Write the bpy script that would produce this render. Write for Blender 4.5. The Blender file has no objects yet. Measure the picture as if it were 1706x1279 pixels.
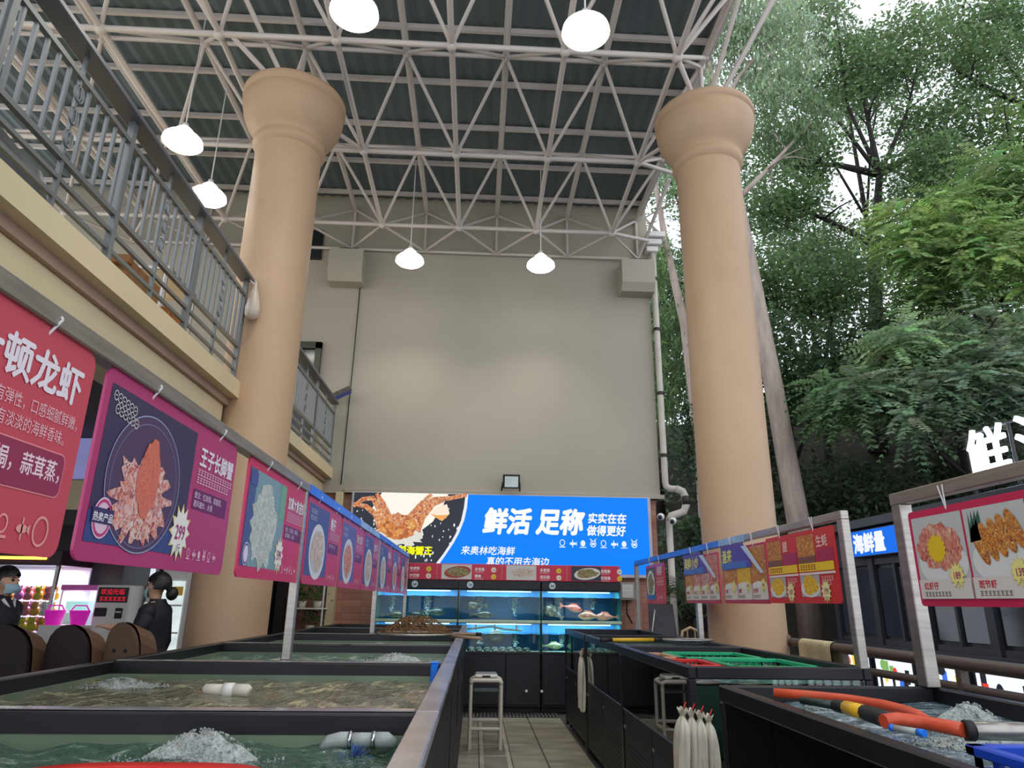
import bpy, math, random
import numpy as np
from mathutils import Vector, Matrix
random.seed(7); RNG = np.random.default_rng(7)
PI = math.pi
sc = bpy.context.scene
col = sc.collection

# ------------------------------------------------------------------ camera, sky, exposure
IMW, IMH, FPX = 1706, 1279, 1140.0
PITCH, YAW, ROLL = math.radians(17.65), math.radians(2.7), math.radians(.78)
CAM = Vector((0, 0, 1.5))
fw = Vector((math.sin(YAW)*math.cos(PITCH), math.cos(YAW)*math.cos(PITCH), math.sin(PITCH)))
rt0 = Vector((math.cos(YAW), -math.sin(YAW), 0)); up0 = rt0.cross(fw)
rt = rt0*math.cos(ROLL)+up0*math.sin(ROLL); up = up0*math.cos(ROLL)-rt0*math.sin(ROLL)
cd = bpy.data.cameras.new('camera'); cam = bpy.data.objects.new('camera', cd); col.objects.link(cam)
cd.sensor_fit = 'HORIZONTAL'; cd.sensor_width = 36; cd.lens = 36*FPX/IMW; cd.clip_start = .05; cd.clip_end = 300
M4 = Matrix.Identity(4)
for i in range(3):
    M4[i][0] = rt[i]; M4[i][1] = up[i]; M4[i][2] = -fw[i]; M4[i][3] = CAM[i]
cam.matrix_world = M4
sc.camera = cam
world = bpy.data.worlds.new('world'); sc.world = world; world.use_nodes = True
bg = world.node_tree.nodes['Background']
bg.inputs['Color'].default_value = (.86, .91, 1.0, 1); bg.inputs['Strength'].default_value = 1.7
sc.view_settings.view_transform = 'Standard'; sc.view_settings.look = 'None'
sc.view_settings.exposure = -0.1; sc.view_settings.gamma = 1.0; sc.view_settings.use_curve_mapping = False
sc.cycles.max_bounces = 6; sc.cycles.transparent_max_bounces = 16; sc.cycles.diffuse_bounces = 3; sc.cycles.glossy_bounces = 3
sc.cycles.caustics_reflective = False; sc.cycles.caustics_refractive = False; sc.cycles.sample_clamp_indirect = 4
sc.cycles.use_denoising = True
LAMP_W = 118.0       # watts of each pendant lamp

# ------------------------------------------------------------------ materials
MATS = {}
def srgb(r, g, b):
    f = lambda c: (c/255/12.92 if c/255 <= .04045 else ((c/255+.055)/1.055)**2.4)
    return (f(r), f(g), f(b))
def mat(name, rgb=(200, 200, 200), rough=.6, metal=0.0, var=.12, vscale=3.0, bump=0.0, bscale=40.0, emit=0.0, spec=.5, stretch=None, trans=0.0, subsurf=0):
    """procedural principled material: base colour broken up by noise, optional noise bump"""
    if name in MATS: return MATS[name]
    m = bpy.data.materials.new(name); m.use_nodes = True; nt = m.node_tree; N = nt.nodes; Lk = nt.links
    b = N['Principled BSDF']; c = srgb(*rgb)
    tc = N.new('ShaderNodeTexCoord'); mp = N.new('ShaderNodeMapping')
    if stretch: mp.inputs['Scale'].default_value = stretch
    Lk.new(tc.outputs['Object'], mp.inputs['Vector'])
    nz = N.new('ShaderNodeTexNoise'); nz.inputs['Scale'].default_value = vscale; nz.inputs['Detail'].default_value = 5
    Lk.new(mp.outputs['Vector'], nz.inputs['Vector'])
    rp = N.new('ShaderNodeValToRGB'); rp.color_ramp.elements[0].position = .3; rp.color_ramp.elements[1].position = .7
    rp.color_ramp.elements[0].color = tuple(max(0, x*(1-var)) for x in c)+(1,)
    rp.color_ramp.elements[1].color = tuple(min(1, x*(1+var)) for x in c)+(1,)
    Lk.new(nz.outputs['Fac'], rp.inputs['Fac']); Lk.new(rp.outputs['Color'], b.inputs['Base Color'])
    b.inputs['Roughness'].default_value = rough; b.inputs['Metallic'].default_value = metal
    b.inputs['Specular IOR Level'].default_value = spec
    if trans: b.inputs['Transmission Weight'].default_value = trans
    if emit:
        Lk.new(rp.outputs['Color'], b.inputs['Emission Color']); b.inputs['Emission Strength'].default_value = emit
    if bump:
        n2 = N.new('ShaderNodeTexNoise'); n2.inputs['Scale'].default_value = bscale; n2.inputs['Detail'].default_value = 4
        Lk.new(mp.outputs['Vector'], n2.inputs['Vector'])
        bp = N.new('ShaderNodeBump'); bp.inputs['Strength'].default_value = bump; bp.inputs['Distance'].default_value = .02
        Lk.new(n2.outputs['Fac'], bp.inputs['Height']); Lk.new(bp.outputs['Normal'], b.inputs['Normal'])
    MATS[name] = m
    return m
def print_mat(name, emit=0.0, rough=.45):
    if name in MATS: return MATS[name]
    m = bpy.data.materials.new(name); m.use_nodes = True; nt = m.node_tree; N = nt.nodes; b = N['Principled BSDF']
    a = N.new('ShaderNodeAttribute'); a.attribute_name = 'Col'
    if emit:
        nt.links.new(a.outputs['Color'], b.inputs['Emission Color']); b.inputs['Emission Strength'].default_value = emit
        b.inputs['Base Color'].default_value = (.01, .01, .01, 1); b.inputs['Specular IOR Level'].default_value = .1
    else: nt.links.new(a.outputs['Color'], b.inputs['Base Color'])
    b.inputs['Roughness'].default_value = rough
    MATS[name] = m
    return m
def food_mat(name, cols, scale=60, emit=0.0, stretch=(1, 1, 1)):
    """mottled picture of food: voronoi cells picking from a palette"""
    if name in MATS: return MATS[name]
    m = bpy.data.materials.new(name); m.use_nodes = True; nt = m.node_tree; N = nt.nodes; Lk = nt.links; b = N['Principled BSDF']
    tc = N.new('ShaderNodeTexCoord'); mp = N.new('ShaderNodeMapping'); mp.inputs['Scale'].default_value = stretch
    Lk.new(tc.outputs['Object'], mp.inputs['Vector'])
    nz = N.new('ShaderNodeTexNoise'); nz.inputs['Scale'].default_value = scale*.5; Lk.new(mp.outputs['Vector'], nz.inputs['Vector'])
    mx = N.new('ShaderNodeMix'); mx.data_type = 'VECTOR'; mx.inputs['Factor'].default_value = .06
    Lk.new(mp.outputs['Vector'], mx.inputs[4]); Lk.new(nz.outputs['Color'], mx.inputs[5])
    v = N.new('ShaderNodeTexVoronoi'); v.inputs['Scale'].default_value = scale; Lk.new(mx.outputs[1], v.inputs['Vector'])
    sp = N.new('ShaderNodeSeparateColor'); Lk.new(v.outputs['Color'], sp.inputs['Color'])
    rp = N.new('ShaderNodeValToRGB'); rp.color_ramp.interpolation = 'LINEAR'
    el = rp.color_ramp.elements
    while len(el) < len(cols): el.new(.5)
    for i, c in enumerate(cols): el[i].position = i/(len(cols)-1); el[i].color = srgb(*c)+(1,)
    Lk.new(sp.outputs[0], rp.inputs['Fac'])
    if emit:
        Lk.new(rp.outputs['Color'], b.inputs['Emission Color']); b.inputs['Emission Strength'].default_value = emit; b.inputs['Base Color'].default_value = (.02, .02, .02, 1)
    else: Lk.new(rp.outputs['Color'], b.inputs['Base Color'])
    b.inputs['Roughness'].default_value = .5
    MATS[name] = m
    return m
def glass_mat(name='clear_glass', tint=(.86, .96, .94), refl=.05, rough=.02):
    if name in MATS: return MATS[name]
    m = bpy.data.materials.new(name); m.use_nodes = True; nt = m.node_tree; N = nt.nodes; Lk = nt.links
    N.remove(N['Principled BSDF'])
    t = N.new('ShaderNodeBsdfTransparent'); t.inputs['Color'].default_value = tint+(1,)
    g = N.new('ShaderNodeBsdfGlossy'); g.inputs['Roughness'].default_value = rough
    fr = N.new('ShaderNodeFresnel'); fr.inputs['IOR'].default_value = 1.45
    ad = N.new('ShaderNodeMath'); ad.operation = 'MULTIPLY'; ad.inputs[1].default_value = refl/.04*.6; ad.use_clamp = True
    Lk.new(fr.outputs[0], ad.inputs[0])
    mx = N.new('ShaderNodeMixShader'); Lk.new(ad.outputs[0], mx.inputs['Fac']); Lk.new(t.outputs[0], mx.inputs[1]); Lk.new(g.outputs[0], mx.inputs[2])
    Lk.new(mx.outputs[0], N['Material Output'].inputs['Surface'])
    MATS[name] = m
    return m
def water_mat(name, rgb, foam=.55, foam_glint_rgb=(190, 200, 190), rough=.03):
    if name in MATS: return MATS[name]
    m = bpy.data.materials.new(name); m.use_nodes = True; nt = m.node_tree; N = nt.nodes; Lk = nt.links; b = N['Principled BSDF']
    tc = N.new('ShaderNodeTexCoord'); mp = N.new('ShaderNodeMapping'); mp.inputs['Scale'].default_value = (1, 1.6, 1)
    Lk.new(tc.outputs['Object'], mp.inputs['Vector'])
    n1 = N.new('ShaderNodeTexNoise'); n1.inputs['Scale'].default_value = 5; n1.inputs['Detail'].default_value = 6; n1.inputs['Roughness'].default_value = .7; n1.inputs['Distortion'].default_value = 1.2
    Lk.new(mp.outputs['Vector'], n1.inputs['Vector'])
    rp = N.new('ShaderNodeValToRGB'); c = srgb(*rgb); fc = srgb(*foam_glint_rgb)
    rp.color_ramp.elements[0].position = .35; rp.color_ramp.elements[0].color = tuple(x*.55 for x in c)+(1,)
    rp.color_ramp.elements[1].position = foam; rp.color_ramp.elements[1].color = c+(1,)
    e = rp.color_ramp.elements.new(min(.98, foam+.12)); e.color = fc+(1,)
    Lk.new(n1.outputs['Fac'], rp.inputs['Fac']); Lk.new(rp.outputs['Color'], b.inputs['Base Color'])
    b.inputs['Roughness'].default_value = rough; b.inputs['IOR'].default_value = 1.33; b.inputs['Specular IOR Level'].default_value = .8
    n2 = N.new('ShaderNodeTexNoise'); n2.inputs['Scale'].default_value = 22; n2.inputs['Detail'].default_value = 3; Lk.new(mp.outputs['Vector'], n2.inputs['Vector'])
    bp = N.new('ShaderNodeBump'); bp.inputs['Strength'].default_value = .75; bp.inputs['Distance'].default_value = .04
    Lk.new(n2.outputs['Fac'], bp.inputs['Height']); Lk.new(bp.outputs['Normal'], b.inputs['Normal'])
    MATS[name] = m
    return m
def leaf_mat(name):
    if name in MATS: return MATS[name]
    m = bpy.data.materials.new(name); m.use_nodes = True; nt = m.node_tree; N = nt.nodes; Lk = nt.links; b = N['Principled BSDF']
    a = N.new('ShaderNodeAttribute'); a.attribute_name = 'Col'; Lk.new(a.outputs['Color'], b.inputs['Base Color'])
    b.inputs['Roughness'].default_value = .5
    tr = N.new('ShaderNodeBsdfTranslucent'); Lk.new(a.outputs['Color'], tr.inputs['Color'])
    mx = N.new('ShaderNodeMixShader'); mx.inputs['Fac'].default_value = .42
    Lk.new(b.outputs[0], mx.inputs[1]); Lk.new(tr.outputs[0], mx.inputs[2]); Lk.new(mx.outputs[0], N['Material Output'].inputs['Surface'])
    MATS[name] = m
    return m

# ------------------------------------------------------------------ object helpers
def wloc(o):
    v = Vector((0, 0, 0))
    while o is not None: v += o.location; o = o.parent
    return v
def tag(o, label=None, cat=None, group=None, kind=None):
    if label: o['label'] = label
    if cat: o['category'] = cat
    if group: o['group'] = group
    if kind: o['kind'] = kind
    return o
def thing(name, label, cat, loc=(0, 0, 0), group=None, kind=None):
    o = bpy.data.objects.new(name, None); col.objects.link(o); o.location = loc; o.empty_display_size = .1
    return tag(o, label, cat, group, kind)
class MB:
    """collects shapes in world coordinates, builds ONE mesh object"""
    def __init__(s): s.v = []; s.f = []; s.c = []; s.sm = []
    def raw(s, vs, fs, c=None, smooth=False):
        n = len(s.v); s.v.extend([tuple(p) for p in vs]); s.f.extend([tuple(i+n for i in f) for f in fs]); s.c.extend([c]*len(fs)); s.sm.extend([smooth]*len(fs)); return s
    def box(s, x0, x1, y0, y1, z0, z1, c=None):
        return s.raw([(x0, y0, z0), (x1, y0, z0), (x1, y1, z0), (x0, y1, z0), (x0, y0, z1), (x1, y0, z1), (x1, y1, z1), (x0, y1, z1)],
                     [(0, 3, 2, 1), (4, 5, 6, 7), (0, 1, 5, 4), (1, 2, 6, 5), (2, 3, 7, 6), (3, 0, 4, 7)], c)
    def bbox(s, x0, x1, y0, y1, z0, z1, b=.01, c=None):
        """box with all edges chamfered"""
        xs, ys, zs = (x0, x1), (y0, y1), (z0, z1); vs = []; idx = {}
        for i in (0, 1):
            for j in (0, 1):
                for k in (0, 1):
                    sx, sy, sz = (1-2*i), (1-2*j), (1-2*k)
                    for a in range(3):
                        p = [xs[i]+sx*b, ys[j]+sy*b, zs[k]+sz*b]; p[a] = (xs[i], ys[j], zs[k])[a]
                        idx[i, j, k, a] = len(vs); vs.append(p)
        fs = []
        for a in range(3):
            for sd in (0, 1):
                q = []
                for (m, n) in ((0, 0), (1, 0), (1, 1), (0, 1)):
                    key = [0, 0, 0]; key[a] = sd; key[(a+1) % 3] = m; key[(a+2) % 3] = n; q.append(idx[tuple(key)+(a,)])
                fs.append(q if sd else q[::-1])
        for a in range(3):
            b1, b2 = (a+1) % 3, (a+2) % 3
            for m in (0, 1):
                for n in (0, 1):
                    k0 = [0, 0, 0]; k0[b1] = m; k0[b2] = n; k1 = k0[:]; k1[a] = 1
                    fs.append((idx[tuple(k0)+(b1,)], idx[tuple(k1)+(b1,)], idx[tuple(k1)+(b2,)], idx[tuple(k0)+(b2,)]))
        for i in (0, 1):
            for j in (0, 1):
                for k in (0, 1): fs.append((idx[i, j, k, 0], idx[i, j, k, 1], idx[i, j, k, 2]))
        return s.raw(vs, fs, c)
    def tube(s, p, q, r, r2=None, n=8, c=None):
        return s.path([p, q], [r, r if r2 is None else r2], n, c)
    def path(s, pts, rad, n=8, c=None, caps=True, smooth=True):
        pts = [Vector(p) for p in pts]; 
        if not hasattr(rad, '__len__'): rad = [rad]*len(pts)
        vs = []; prev = None
        for i, p in enumerate(pts):
            d = (pts[min(i+1, len(pts)-1)]-pts[max(i-1, 0)]).normalized()
            a = d.cross(Vector((0, 0, 1)) if abs(d.z) < .9 else Vector((0, 1, 0))) if prev is None else prev-d*prev.dot(d)
            if a.length < 1e-6: a = d.orthogonal()
            a.normalize(); b = d.cross(a); prev = a
            for k in range(n):
                t = 2*PI*k/n; vs.append(p+(a*math.cos(t)+b*math.sin(t))*rad[i])
        fs = [(i*n+k, i*n+(k+1) % n, (i+1)*n+(k+1) % n, (i+1)*n+k) for i in range(len(pts)-1) for k in range(n)]
        s.raw(vs, fs, c, smooth)
        if caps:
            m = len(s.v)-len(vs)
            s.f.append(tuple(m+k for k in range(n))[::-1]); s.f.append(tuple(m+(len(pts)-1)*n+k for k in range(n))); s.c += [c, c]; s.sm += [False, False]
        return s
    def lathe(s, prof, cx, cy, n=24, c=None, smooth=True, axis='z', cz=0):
        vs = []
        for r, z in prof:
            for k in range(n):
                t = 2*PI*k/n
                vs.append((cx+r*math.cos(t), cy+r*math.sin(t), cz+z) if axis == 'z' else (cx+z, cy+r*math.cos(t), cz+r*math.sin(t)) if axis == 'x' else (cx+r*math.cos(t), cy+z, cz+r*math.sin(t)))
        m = len(prof)
        fs = [(i*n+k, i*n+(k+1) % n, (i+1)*n+(k+1) % n, (i+1)*n+k) for i in range(m-1) for k in range(n)]
        return s.raw(vs, fs, c, smooth)
    def ball(s, ctr, r, n=12, m=8, c=None, sc_=(1, 1, 1)):
        vs = []; cx, cy, cz = ctr
        for j in range(1, m):
            ph = PI*j/m
            for i in range(n):
                th = 2*PI*i/n; vs.append((cx+r*sc_[0]*math.sin(ph)*math.cos(th), cy+r*sc_[1]*math.sin(ph)*math.sin(th), cz+r*sc_[2]*math.cos(ph)))
        t = len(vs); vs += [(cx, cy, cz+r*sc_[2]), (cx, cy, cz-r*sc_[2])]
        fs = [(j*n+i, (j+1)*n+i, (j+1)*n+(i+1) % n, j*n+(i+1) % n) for j in range(m-2) for i in range(n)]
        fs += [(t, i, (i+1) % n) for i in range(n)]+[(t+1, (m-2)*n+(i+1) % n, (m-2)*n+i) for i in range(n)]
        return s.raw(vs, fs, c, True)
    def prism(s, pts, off, c=None):
        """3-D polygon extruded by a vector"""
        n = len(pts); o = Vector(off); a = [Vector(p) for p in pts]
        return s.raw(a+[p+o for p in a], [tuple(range(n))[::-1], tuple(range(n, 2*n))]+[(i, (i+1) % n, n+(i+1) % n, n+i) for i in range(n)], c)
    def grid(s, nx, ny, fn, c=None, smooth=True):
        vs = [fn(i/(nx-1), j/(ny-1)) for j in range(ny) for i in range(nx)]
        return s.raw(vs, [(j*nx+i, j*nx+i+1, (j+1)*nx+i+1, (j+1)*nx+i) for j in range(ny-1) for i in range(nx-1)], c, smooth)
    def build(s, name, m, parent=None, label=None, cat=None, group=None, kind=None, origin=None):
        me = bpy.data.meshes.new(name)
        if parent is not None: o0 = wloc(parent)
        elif origin is not None: o0 = Vector(origin)
        else:
            A = np.array([tuple(p) for p in s.v]); o0 = Vector(((A[:, 0].min()+A[:, 0].max())/2, (A[:, 1].min()+A[:, 1].max())/2, A[:, 2].min()))
        A = np.array([tuple(p) for p in s.v], dtype=np.float64)-np.array(tuple(o0))
        me.from_pydata(A.tolist(), [], s.f); me.materials.append(m)
        me.polygons.foreach_set('use_smooth', s.sm)
        if any(c is not None for c in s.c):
            at = me.color_attributes.new('Col', 'FLOAT_COLOR', 'CORNER'); buf = []
            for f, c in zip(s.f, s.c): buf.extend(((c or (.5, .5, .5))+(1.0,))*len(f))
            at.data.foreach_set('color', buf)
        me.update()
        o = bpy.data.objects.new(name, me); col.objects.link(o)
        if parent is not None: o.parent = parent
        else: o.location = o0
        return tag(o, label, cat, group, kind)
UNIT = {}
def unit(kind, m):
    k = (kind, m.name)
    if k in UNIT: return UNIT[k]
    b = MB()
    if kind == 'tube': b.tube((0, 0, 0), (0, 0, 1), 1, n=8)
    elif kind == 'box': b.box(-.5, .5, -.5, .5, 0, 1)
    elif kind == 'ball': b.ball((0, 0, 0), 1, 10, 6)
    me = bpy.data.meshes.new(kind+'_'+m.name); me.from_pydata([tuple(p) for p in b.v], [], b.f); me.materials.append(m)
    me.polygons.foreach_set('use_smooth', b.sm); me.update()
    UNIT[k] = me
    return me
def bar(name, p, q, w, m, parent=None, kind='tube', h=None):
    """straight piece from p to q sharing one unit mesh; w radius (tube) or width (box)"""
    p = Vector(p); q = Vector(q); d = q-p; L = d.length
    o = bpy.data.objects.new(name, unit(kind, m)); col.objects.link(o)
    z = d.normalized(); ref = Vector((0, 0, 1)) if abs(z.z) < .95 else Vector((1, 0, 0))
    x = ref.cross(z).normalized() if abs(z.z) < .95 else (ref-z*ref.dot(z)).normalized(); y = z.cross(x)
    R = Matrix((x, y, z)).transposed().to_4x4()
    b = p-(wloc(parent) if parent is not None else Vector((0, 0, 0)))
    if parent is not None: o.parent = parent
    o.matrix_basis = Matrix.Translation(b) @ R @ Matrix.Diagonal((w, h or w, L, 1))
    return o
def blk(name, x0, x1, y0, y1, z0, z1, m, parent=None, b=.006, **k):
    mb = MB()
    if b: mb.bbox(x0, x1, y0, y1, z0, z1, min(b, .45*min(x1-x0, y1-y0, z1-z0)))
    else: mb.box(x0, x1, y0, y1, z0, z1)
    return mb.build(name, m, parent, **k)
# text as flat outlines
TXT = {}
def text_geo(body, bold=.02):
    k = (body, bold)
    if k in TXT: return TXT[k]
    c = bpy.data.curves.new('lettering', 'FONT'); c.body = body; c.offset = bold; c.resolution_u = 2
    o = bpy.data.objects.new('lettering', c); col.objects.link(o)
    dg = bpy.context.evaluated_depsgraph_get(); me = bpy.data.meshes.new_from_object(o.evaluated_get(dg))
    vs = [(v.co.x, v.co.y) for v in me.vertices]; fs = [tuple(p.vertices) for p in me.polygons]
    bpy.data.meshes.remove(me); bpy.data.objects.remove(o); bpy.data.curves.remove(c)
    TXT[k] = (vs, fs)
    return TXT[k]
class Print:
    """flat printed artwork on a plane: origin O, U to the reader's right, V up, N towards the reader"""
    def __init__(s, O, U, V, N): s.O, s.U, s.V, s.N = Vector(O), Vector(U), Vector(V), Vector(N); s.mb = MB()
    def p(s, u, v, l=0): return s.O+s.U*u+s.V*v+s.N*(.0006+.0007*l)
    def poly(s, pts, c, l=0): s.mb.raw([s.p(u, v, l) for u, v in pts], [tuple(range(len(pts)))], srgb(*c)); return s
    def rect(s, u0, v0, u1, v1, c, l=0, r=0):
        if not r: return s.poly([(u0, v0), (u1, v0), (u1, v1), (u0, v1)], c, l)
        return s.poly(rrect(u0, v0, u1, v1, r), c, l)
    def ell(s, u, v, a, b, c, l=0, n=24, rot=0): return s.poly(ellp(u, v, a, b, n, rot), c, l)
    def ring(s, u, v, a, b, t, c, l=0, n=20):
        for i in range(n):
            t0, t1 = 2*PI*i/n, 2*PI*(i+1)/n
            s.poly([(u+a*math.cos(t0), v+b*math.sin(t0)), (u+a*math.cos(t1), v+b*math.sin(t1)), (u+(a-t)*math.cos(t1), v+(b-t)*math.sin(t1)), (u+(a-t)*math.cos(t0), v+(b-t)*math.sin(t0))], c, l)
        return s
    def star(s, u, v, r, c, l=0, n=14, k=.72, sy=1):
        for i in range(n*2):
            r0, r1 = (r, r*k) if i % 2 == 0 else (r*k, r); t0, t1 = PI*i/n, PI*(i+1)/n
            s.poly([(u, v), (u+r0*math.cos(t0), v+sy*r0*math.sin(t0)), (u+r1*math.cos(t1), v+sy*r1*math.sin(t1))], c, l)
        return s
    def text(s, body, u, v, size, c, bold=.02, l=2, shear=0, sx=1, align='L'):
        vs, fs = text_geo(body, 0)
        if not vs: return s
        w = max(x for x, y in vs)*size*sx; du = {'L': 0, 'C': -w/2, 'R': -w}[align]
        ofs = [(0, 0)] if bold < .012 else [(-bold, 0), (bold, 0), (0, bold), (0, -bold)]
        if bold > .035: ofs += [(bold*.75*a, bold*.75*b) for a in (-1, 1) for b in (-1, 1)]
        for q, (ox, oy) in enumerate(ofs): s.mb.raw([s.p(u+du+((x+ox)*sx+shear*y)*size, v+(y+oy)*size, l+q*.11) for x, y in vs], fs, srgb(*c))
        return s
    def scribble(s, u, v, n, size, c, l=2):
        """row of tiny unreadable print"""
        for i in range(n):
            s.rect(u+i*size*1.06, v, u+i*size*1.06+size*.86, v+size*.16, c, l); s.rect(u+i*size*1.06+size*.1, v+size*.4, u+i*size*1.06+size*.76, v+size*.55, c, l)
            s.rect(u+i*size*1.06+size*.36, v+size*.1, u+i*size*1.06+size*.5, v+size*.9, c, l); s.rect(u+i*size*1.06, v+size*.74, u+i*size*1.06+size*.86, v+size*.88, c, l)
        return s
    def build(s, name, m, parent): return s.mb.build(name, m, parent)
    def patch(s, pts, l): return MB().raw([s.p(u, v, l) for u, v in pts], [tuple(range(len(pts)))])
def ellp(u, v, a, b, n=24, rot=0):
    cr, sr = math.cos(rot), math.sin(rot)
    return [(u+a*math.cos(2*PI*i/n)*cr-b*math.sin(2*PI*i/n)*sr, v+a*math.cos(2*PI*i/n)*sr+b*math.sin(2*PI*i/n)*cr) for i in range(n)]
def rrect(u0, v0, u1, v1, r, n=5):
    out = []
    for cu, cv, a in ((u1-r, v1-r, 0), (u0+r, v1-r, PI/2), (u0+r, v0+r, PI), (u1-r, v0+r, 1.5*PI)):
        out += [(cu+r*math.cos(a+PI/2*i/n), cv+r*math.sin(a+PI/2*i/n)) for i in range(n+1)]
    return out
def ragged(u, v, a, b, n=26, j=.14, seed=1):
    r = random.Random(seed)
    return [(u+a*k*math.cos(2*PI*i/n), v+b*k*math.sin(2*PI*i/n)) for i in range(n) for k in (1-j+2*j*r.random(),)]
def arr_mesh(name, V, F4, C, m, parent=None, **k):
    """big quad mesh from numpy arrays with a colour per quad"""
    me = bpy.data.meshes.new(name); nv, nf = len(V), len(F4)
    o0 = np.array(tuple(wloc(parent))) if parent is not None else np.zeros(3)
    me.vertices.add(nv); me.vertices.foreach_set('co', (V-o0).astype(np.float32).ravel())
    me.loops.add(nf*4); me.loops.foreach_set('vertex_index', F4.astype(np.int32).ravel())
    me.polygons.add(nf); me.polygons.foreach_set('loop_start', np.arange(0, nf*4, 4, dtype=np.int32))
    me.update(calc_edges=True)
    at = me.color_attributes.new('Col', 'FLOAT_COLOR', 'CORNER')
    cc = np.concatenate([C, np.ones((nf, 1))], 1).repeat(4, axis=0); at.data.foreach_set('color', cc.astype(np.float32).ravel())
    me.materials.append(m); me.validate()
    o = bpy.data.objects.new(name, me); col.objects.link(o)
    if parent is not None: o.parent = parent
    return tag(o, **k)
def area(name, loc, size, power, color=(1, 1, 1), rot=(0, 0, 0), sy=None, parent=None, shape=None):
    l = bpy.data.lights.new(name, 'AREA'); l.energy = power; l.color = color; l.size = size
    if shape: l.shape = shape
    elif sy: l.shape = 'RECTANGLE'; l.size_y = sy
    o = bpy.data.objects.new(name, l); col.objects.link(o); o.rotation_euler = rot
    if parent is not None: o.parent = parent; o.location = Vector(loc)-wloc(parent)
    else: o.location = loc
    return o

# ------------------------------------------------------------------ shared materials
m_wall = mat('beige_plaster', (172, 165, 149), .85, var=.05, vscale=.6, bump=.05, bscale=25)
m_col = mat('tan_column_paint', (184, 152, 120), .55, var=.06, vscale=1.5, bump=.04, bscale=12)
m_cream = mat('cream_moulding', (214, 196, 156), .7, var=.07, vscale=1.2)
m_mauve = mat('soffit_paint', (176, 148, 128), .8, var=.08)
m_black = mat('black_frame', (24, 24, 28), .38, var=.25, vscale=6)
m_panel = mat('black_panel', (30, 31, 36), .5, var=.2, vscale=5, bump=.05)
m_steel = mat('brushed_steel', (178, 172, 165), .34, .85, var=.18, vscale=4, stretch=(1, 1, 12))
m_ledge = mat('wet_steel_ledge', (176, 172, 172), .2, .45, var=.3, vscale=5)
m_truss = mat('white_truss_paint', (206, 196, 188), .55, var=.12, vscale=2)
m_railing = mat('grey_railing', (128, 131, 130), .4, .5, var=.12)
m_white = mat('white_plastic', (226, 224, 216), .45, var=.05)
m_pvc = mat('cream_pvc', (214, 206, 190), .4, var=.1)
m_blue = mat('blue_film', (20, 120, 235), .35, var=.1, vscale=8)
m_print = print_mat('printed_board')
m_lit = print_mat('lit_screen', emit=1.05)
m_string = mat('white_string', (225, 222, 220), .8)
m_dark = mat('dark_brown_metal', (44, 38, 36), .5, var=.2)
m_glass = glass_mat(); m_glass2 = glass_mat('reflecting_tank_glass', (.84, .95, .92), .13)
m_rubber = mat('dark_rubber', (28, 26, 28), .6)
m_chrome = mat('chrome', (205, 208, 212), .18, 1.0, var=.05)

# ------------------------------------------------------------------ setting: floor, walls, columns
fl = MB().box(-9, 9, -2, 13.5, -.3, -.02).build('floor', mat('concrete_floor', (92, 90, 86), .45, var=.25, vscale=2, bump=.1), kind='structure')
m_tile = mat('grey_stone_tile', (168, 160, 140), .3, var=.3, vscale=2.5, bump=.12, bscale=9, stretch=(1, 2.5, 1))
m_tile2 = mat('pale_drain_stone', (196, 186, 164), .35, var=.2, vscale=5)
def tile(x0, x1, y0, y1, m, name='tile', z=0.0): return blk(name, x0, x1, y0, y1, -.03, z, m, fl, b=.004)
y = 1.2; k = 0
while y < 10.2:
    for (a, b_) in ((-.14, .08), (.41, .75), (.76, 1.2)):
        sh = .3 if a > .7 else 0
        tile(a+.002, b_-.002, y-sh+.003, min(y-sh+.6, 10.24)-.003, m_tile, z=random.uniform(-.002, .001))
    dc = tile(.086, .404, y+.003, min(y+.6, 10.24)-.003, m_tile2, 'drain_cover')
    sl = MB()
    for i in range(24): sl.box(.13, .36, y+.022+i*.024, y+.028+i*.024, -.001, .0012)
    if y > 6: sl.build('slot', m_rubber, dc)
    y += .6
gr = thing('drain_grate', 'steel slatted drain grate across the floor before the black cabinet', 'grate', (.5, 10.42, 0))
blk('tray', -.1, 1.2, 10.27, 10.58, -.02, .002, m_rubber, gr, b=0)
for i in range(26):
    x = -.09+i*.05; blk('slat', x, x+.028, 10.28, 10.57, .002, .012, m_steel, gr, b=0)
wb = MB().box(-9, 3.06, 11.4, 11.7, 3.17, 9.0).build('wall_back', m_wall, kind='structure')
def tile_wall_mat():
    m = bpy.data.materials.new('terracotta_wall_tile'); m.use_nodes = True; nt = m.node_tree; N = nt.nodes; Lk = nt.links; b = N['Principled BSDF']
    tc = N.new('ShaderNodeTexCoord'); mp = N.new('ShaderNodeMapping'); mp.inputs['Rotation'].default_value = (PI/2, 0, 0)
    br = N.new('ShaderNodeTexBrick'); br.offset = 0; br.inputs['Scale'].default_value = 1; br.inputs['Brick Width'].default_value = .3; br.inputs['Row Height'].default_value = .1
    br.inputs['Mortar Size'].default_value = .004
    br.inputs['Color1'].default_value = srgb(196, 138, 112)+(1,); br.inputs['Color2'].default_value = srgb(180, 118, 96)+(1,); br.inputs['Mortar'].default_value = srgb(140, 104, 90)+(1,)
    Lk.new(tc.outputs['Object'], mp.inputs['Vector']); Lk.new(mp.outputs['Vector'], br.inputs['Vector']); Lk.new(br.outputs['Color'], b.inputs['Base Color']); b.inputs['Roughness'].default_value = .45
    return m
m_terr = tile_wall_mat()
MB().box(-9, 3.0, 11.5, 11.7, 0, 3.17).build('wall_back_tiled', m_terr, kind='structure')
blk('trim_1', -2.2, 3.12, 11.34, 11.5, 3.17, 3.24, m_wall, kind='structure')
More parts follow.
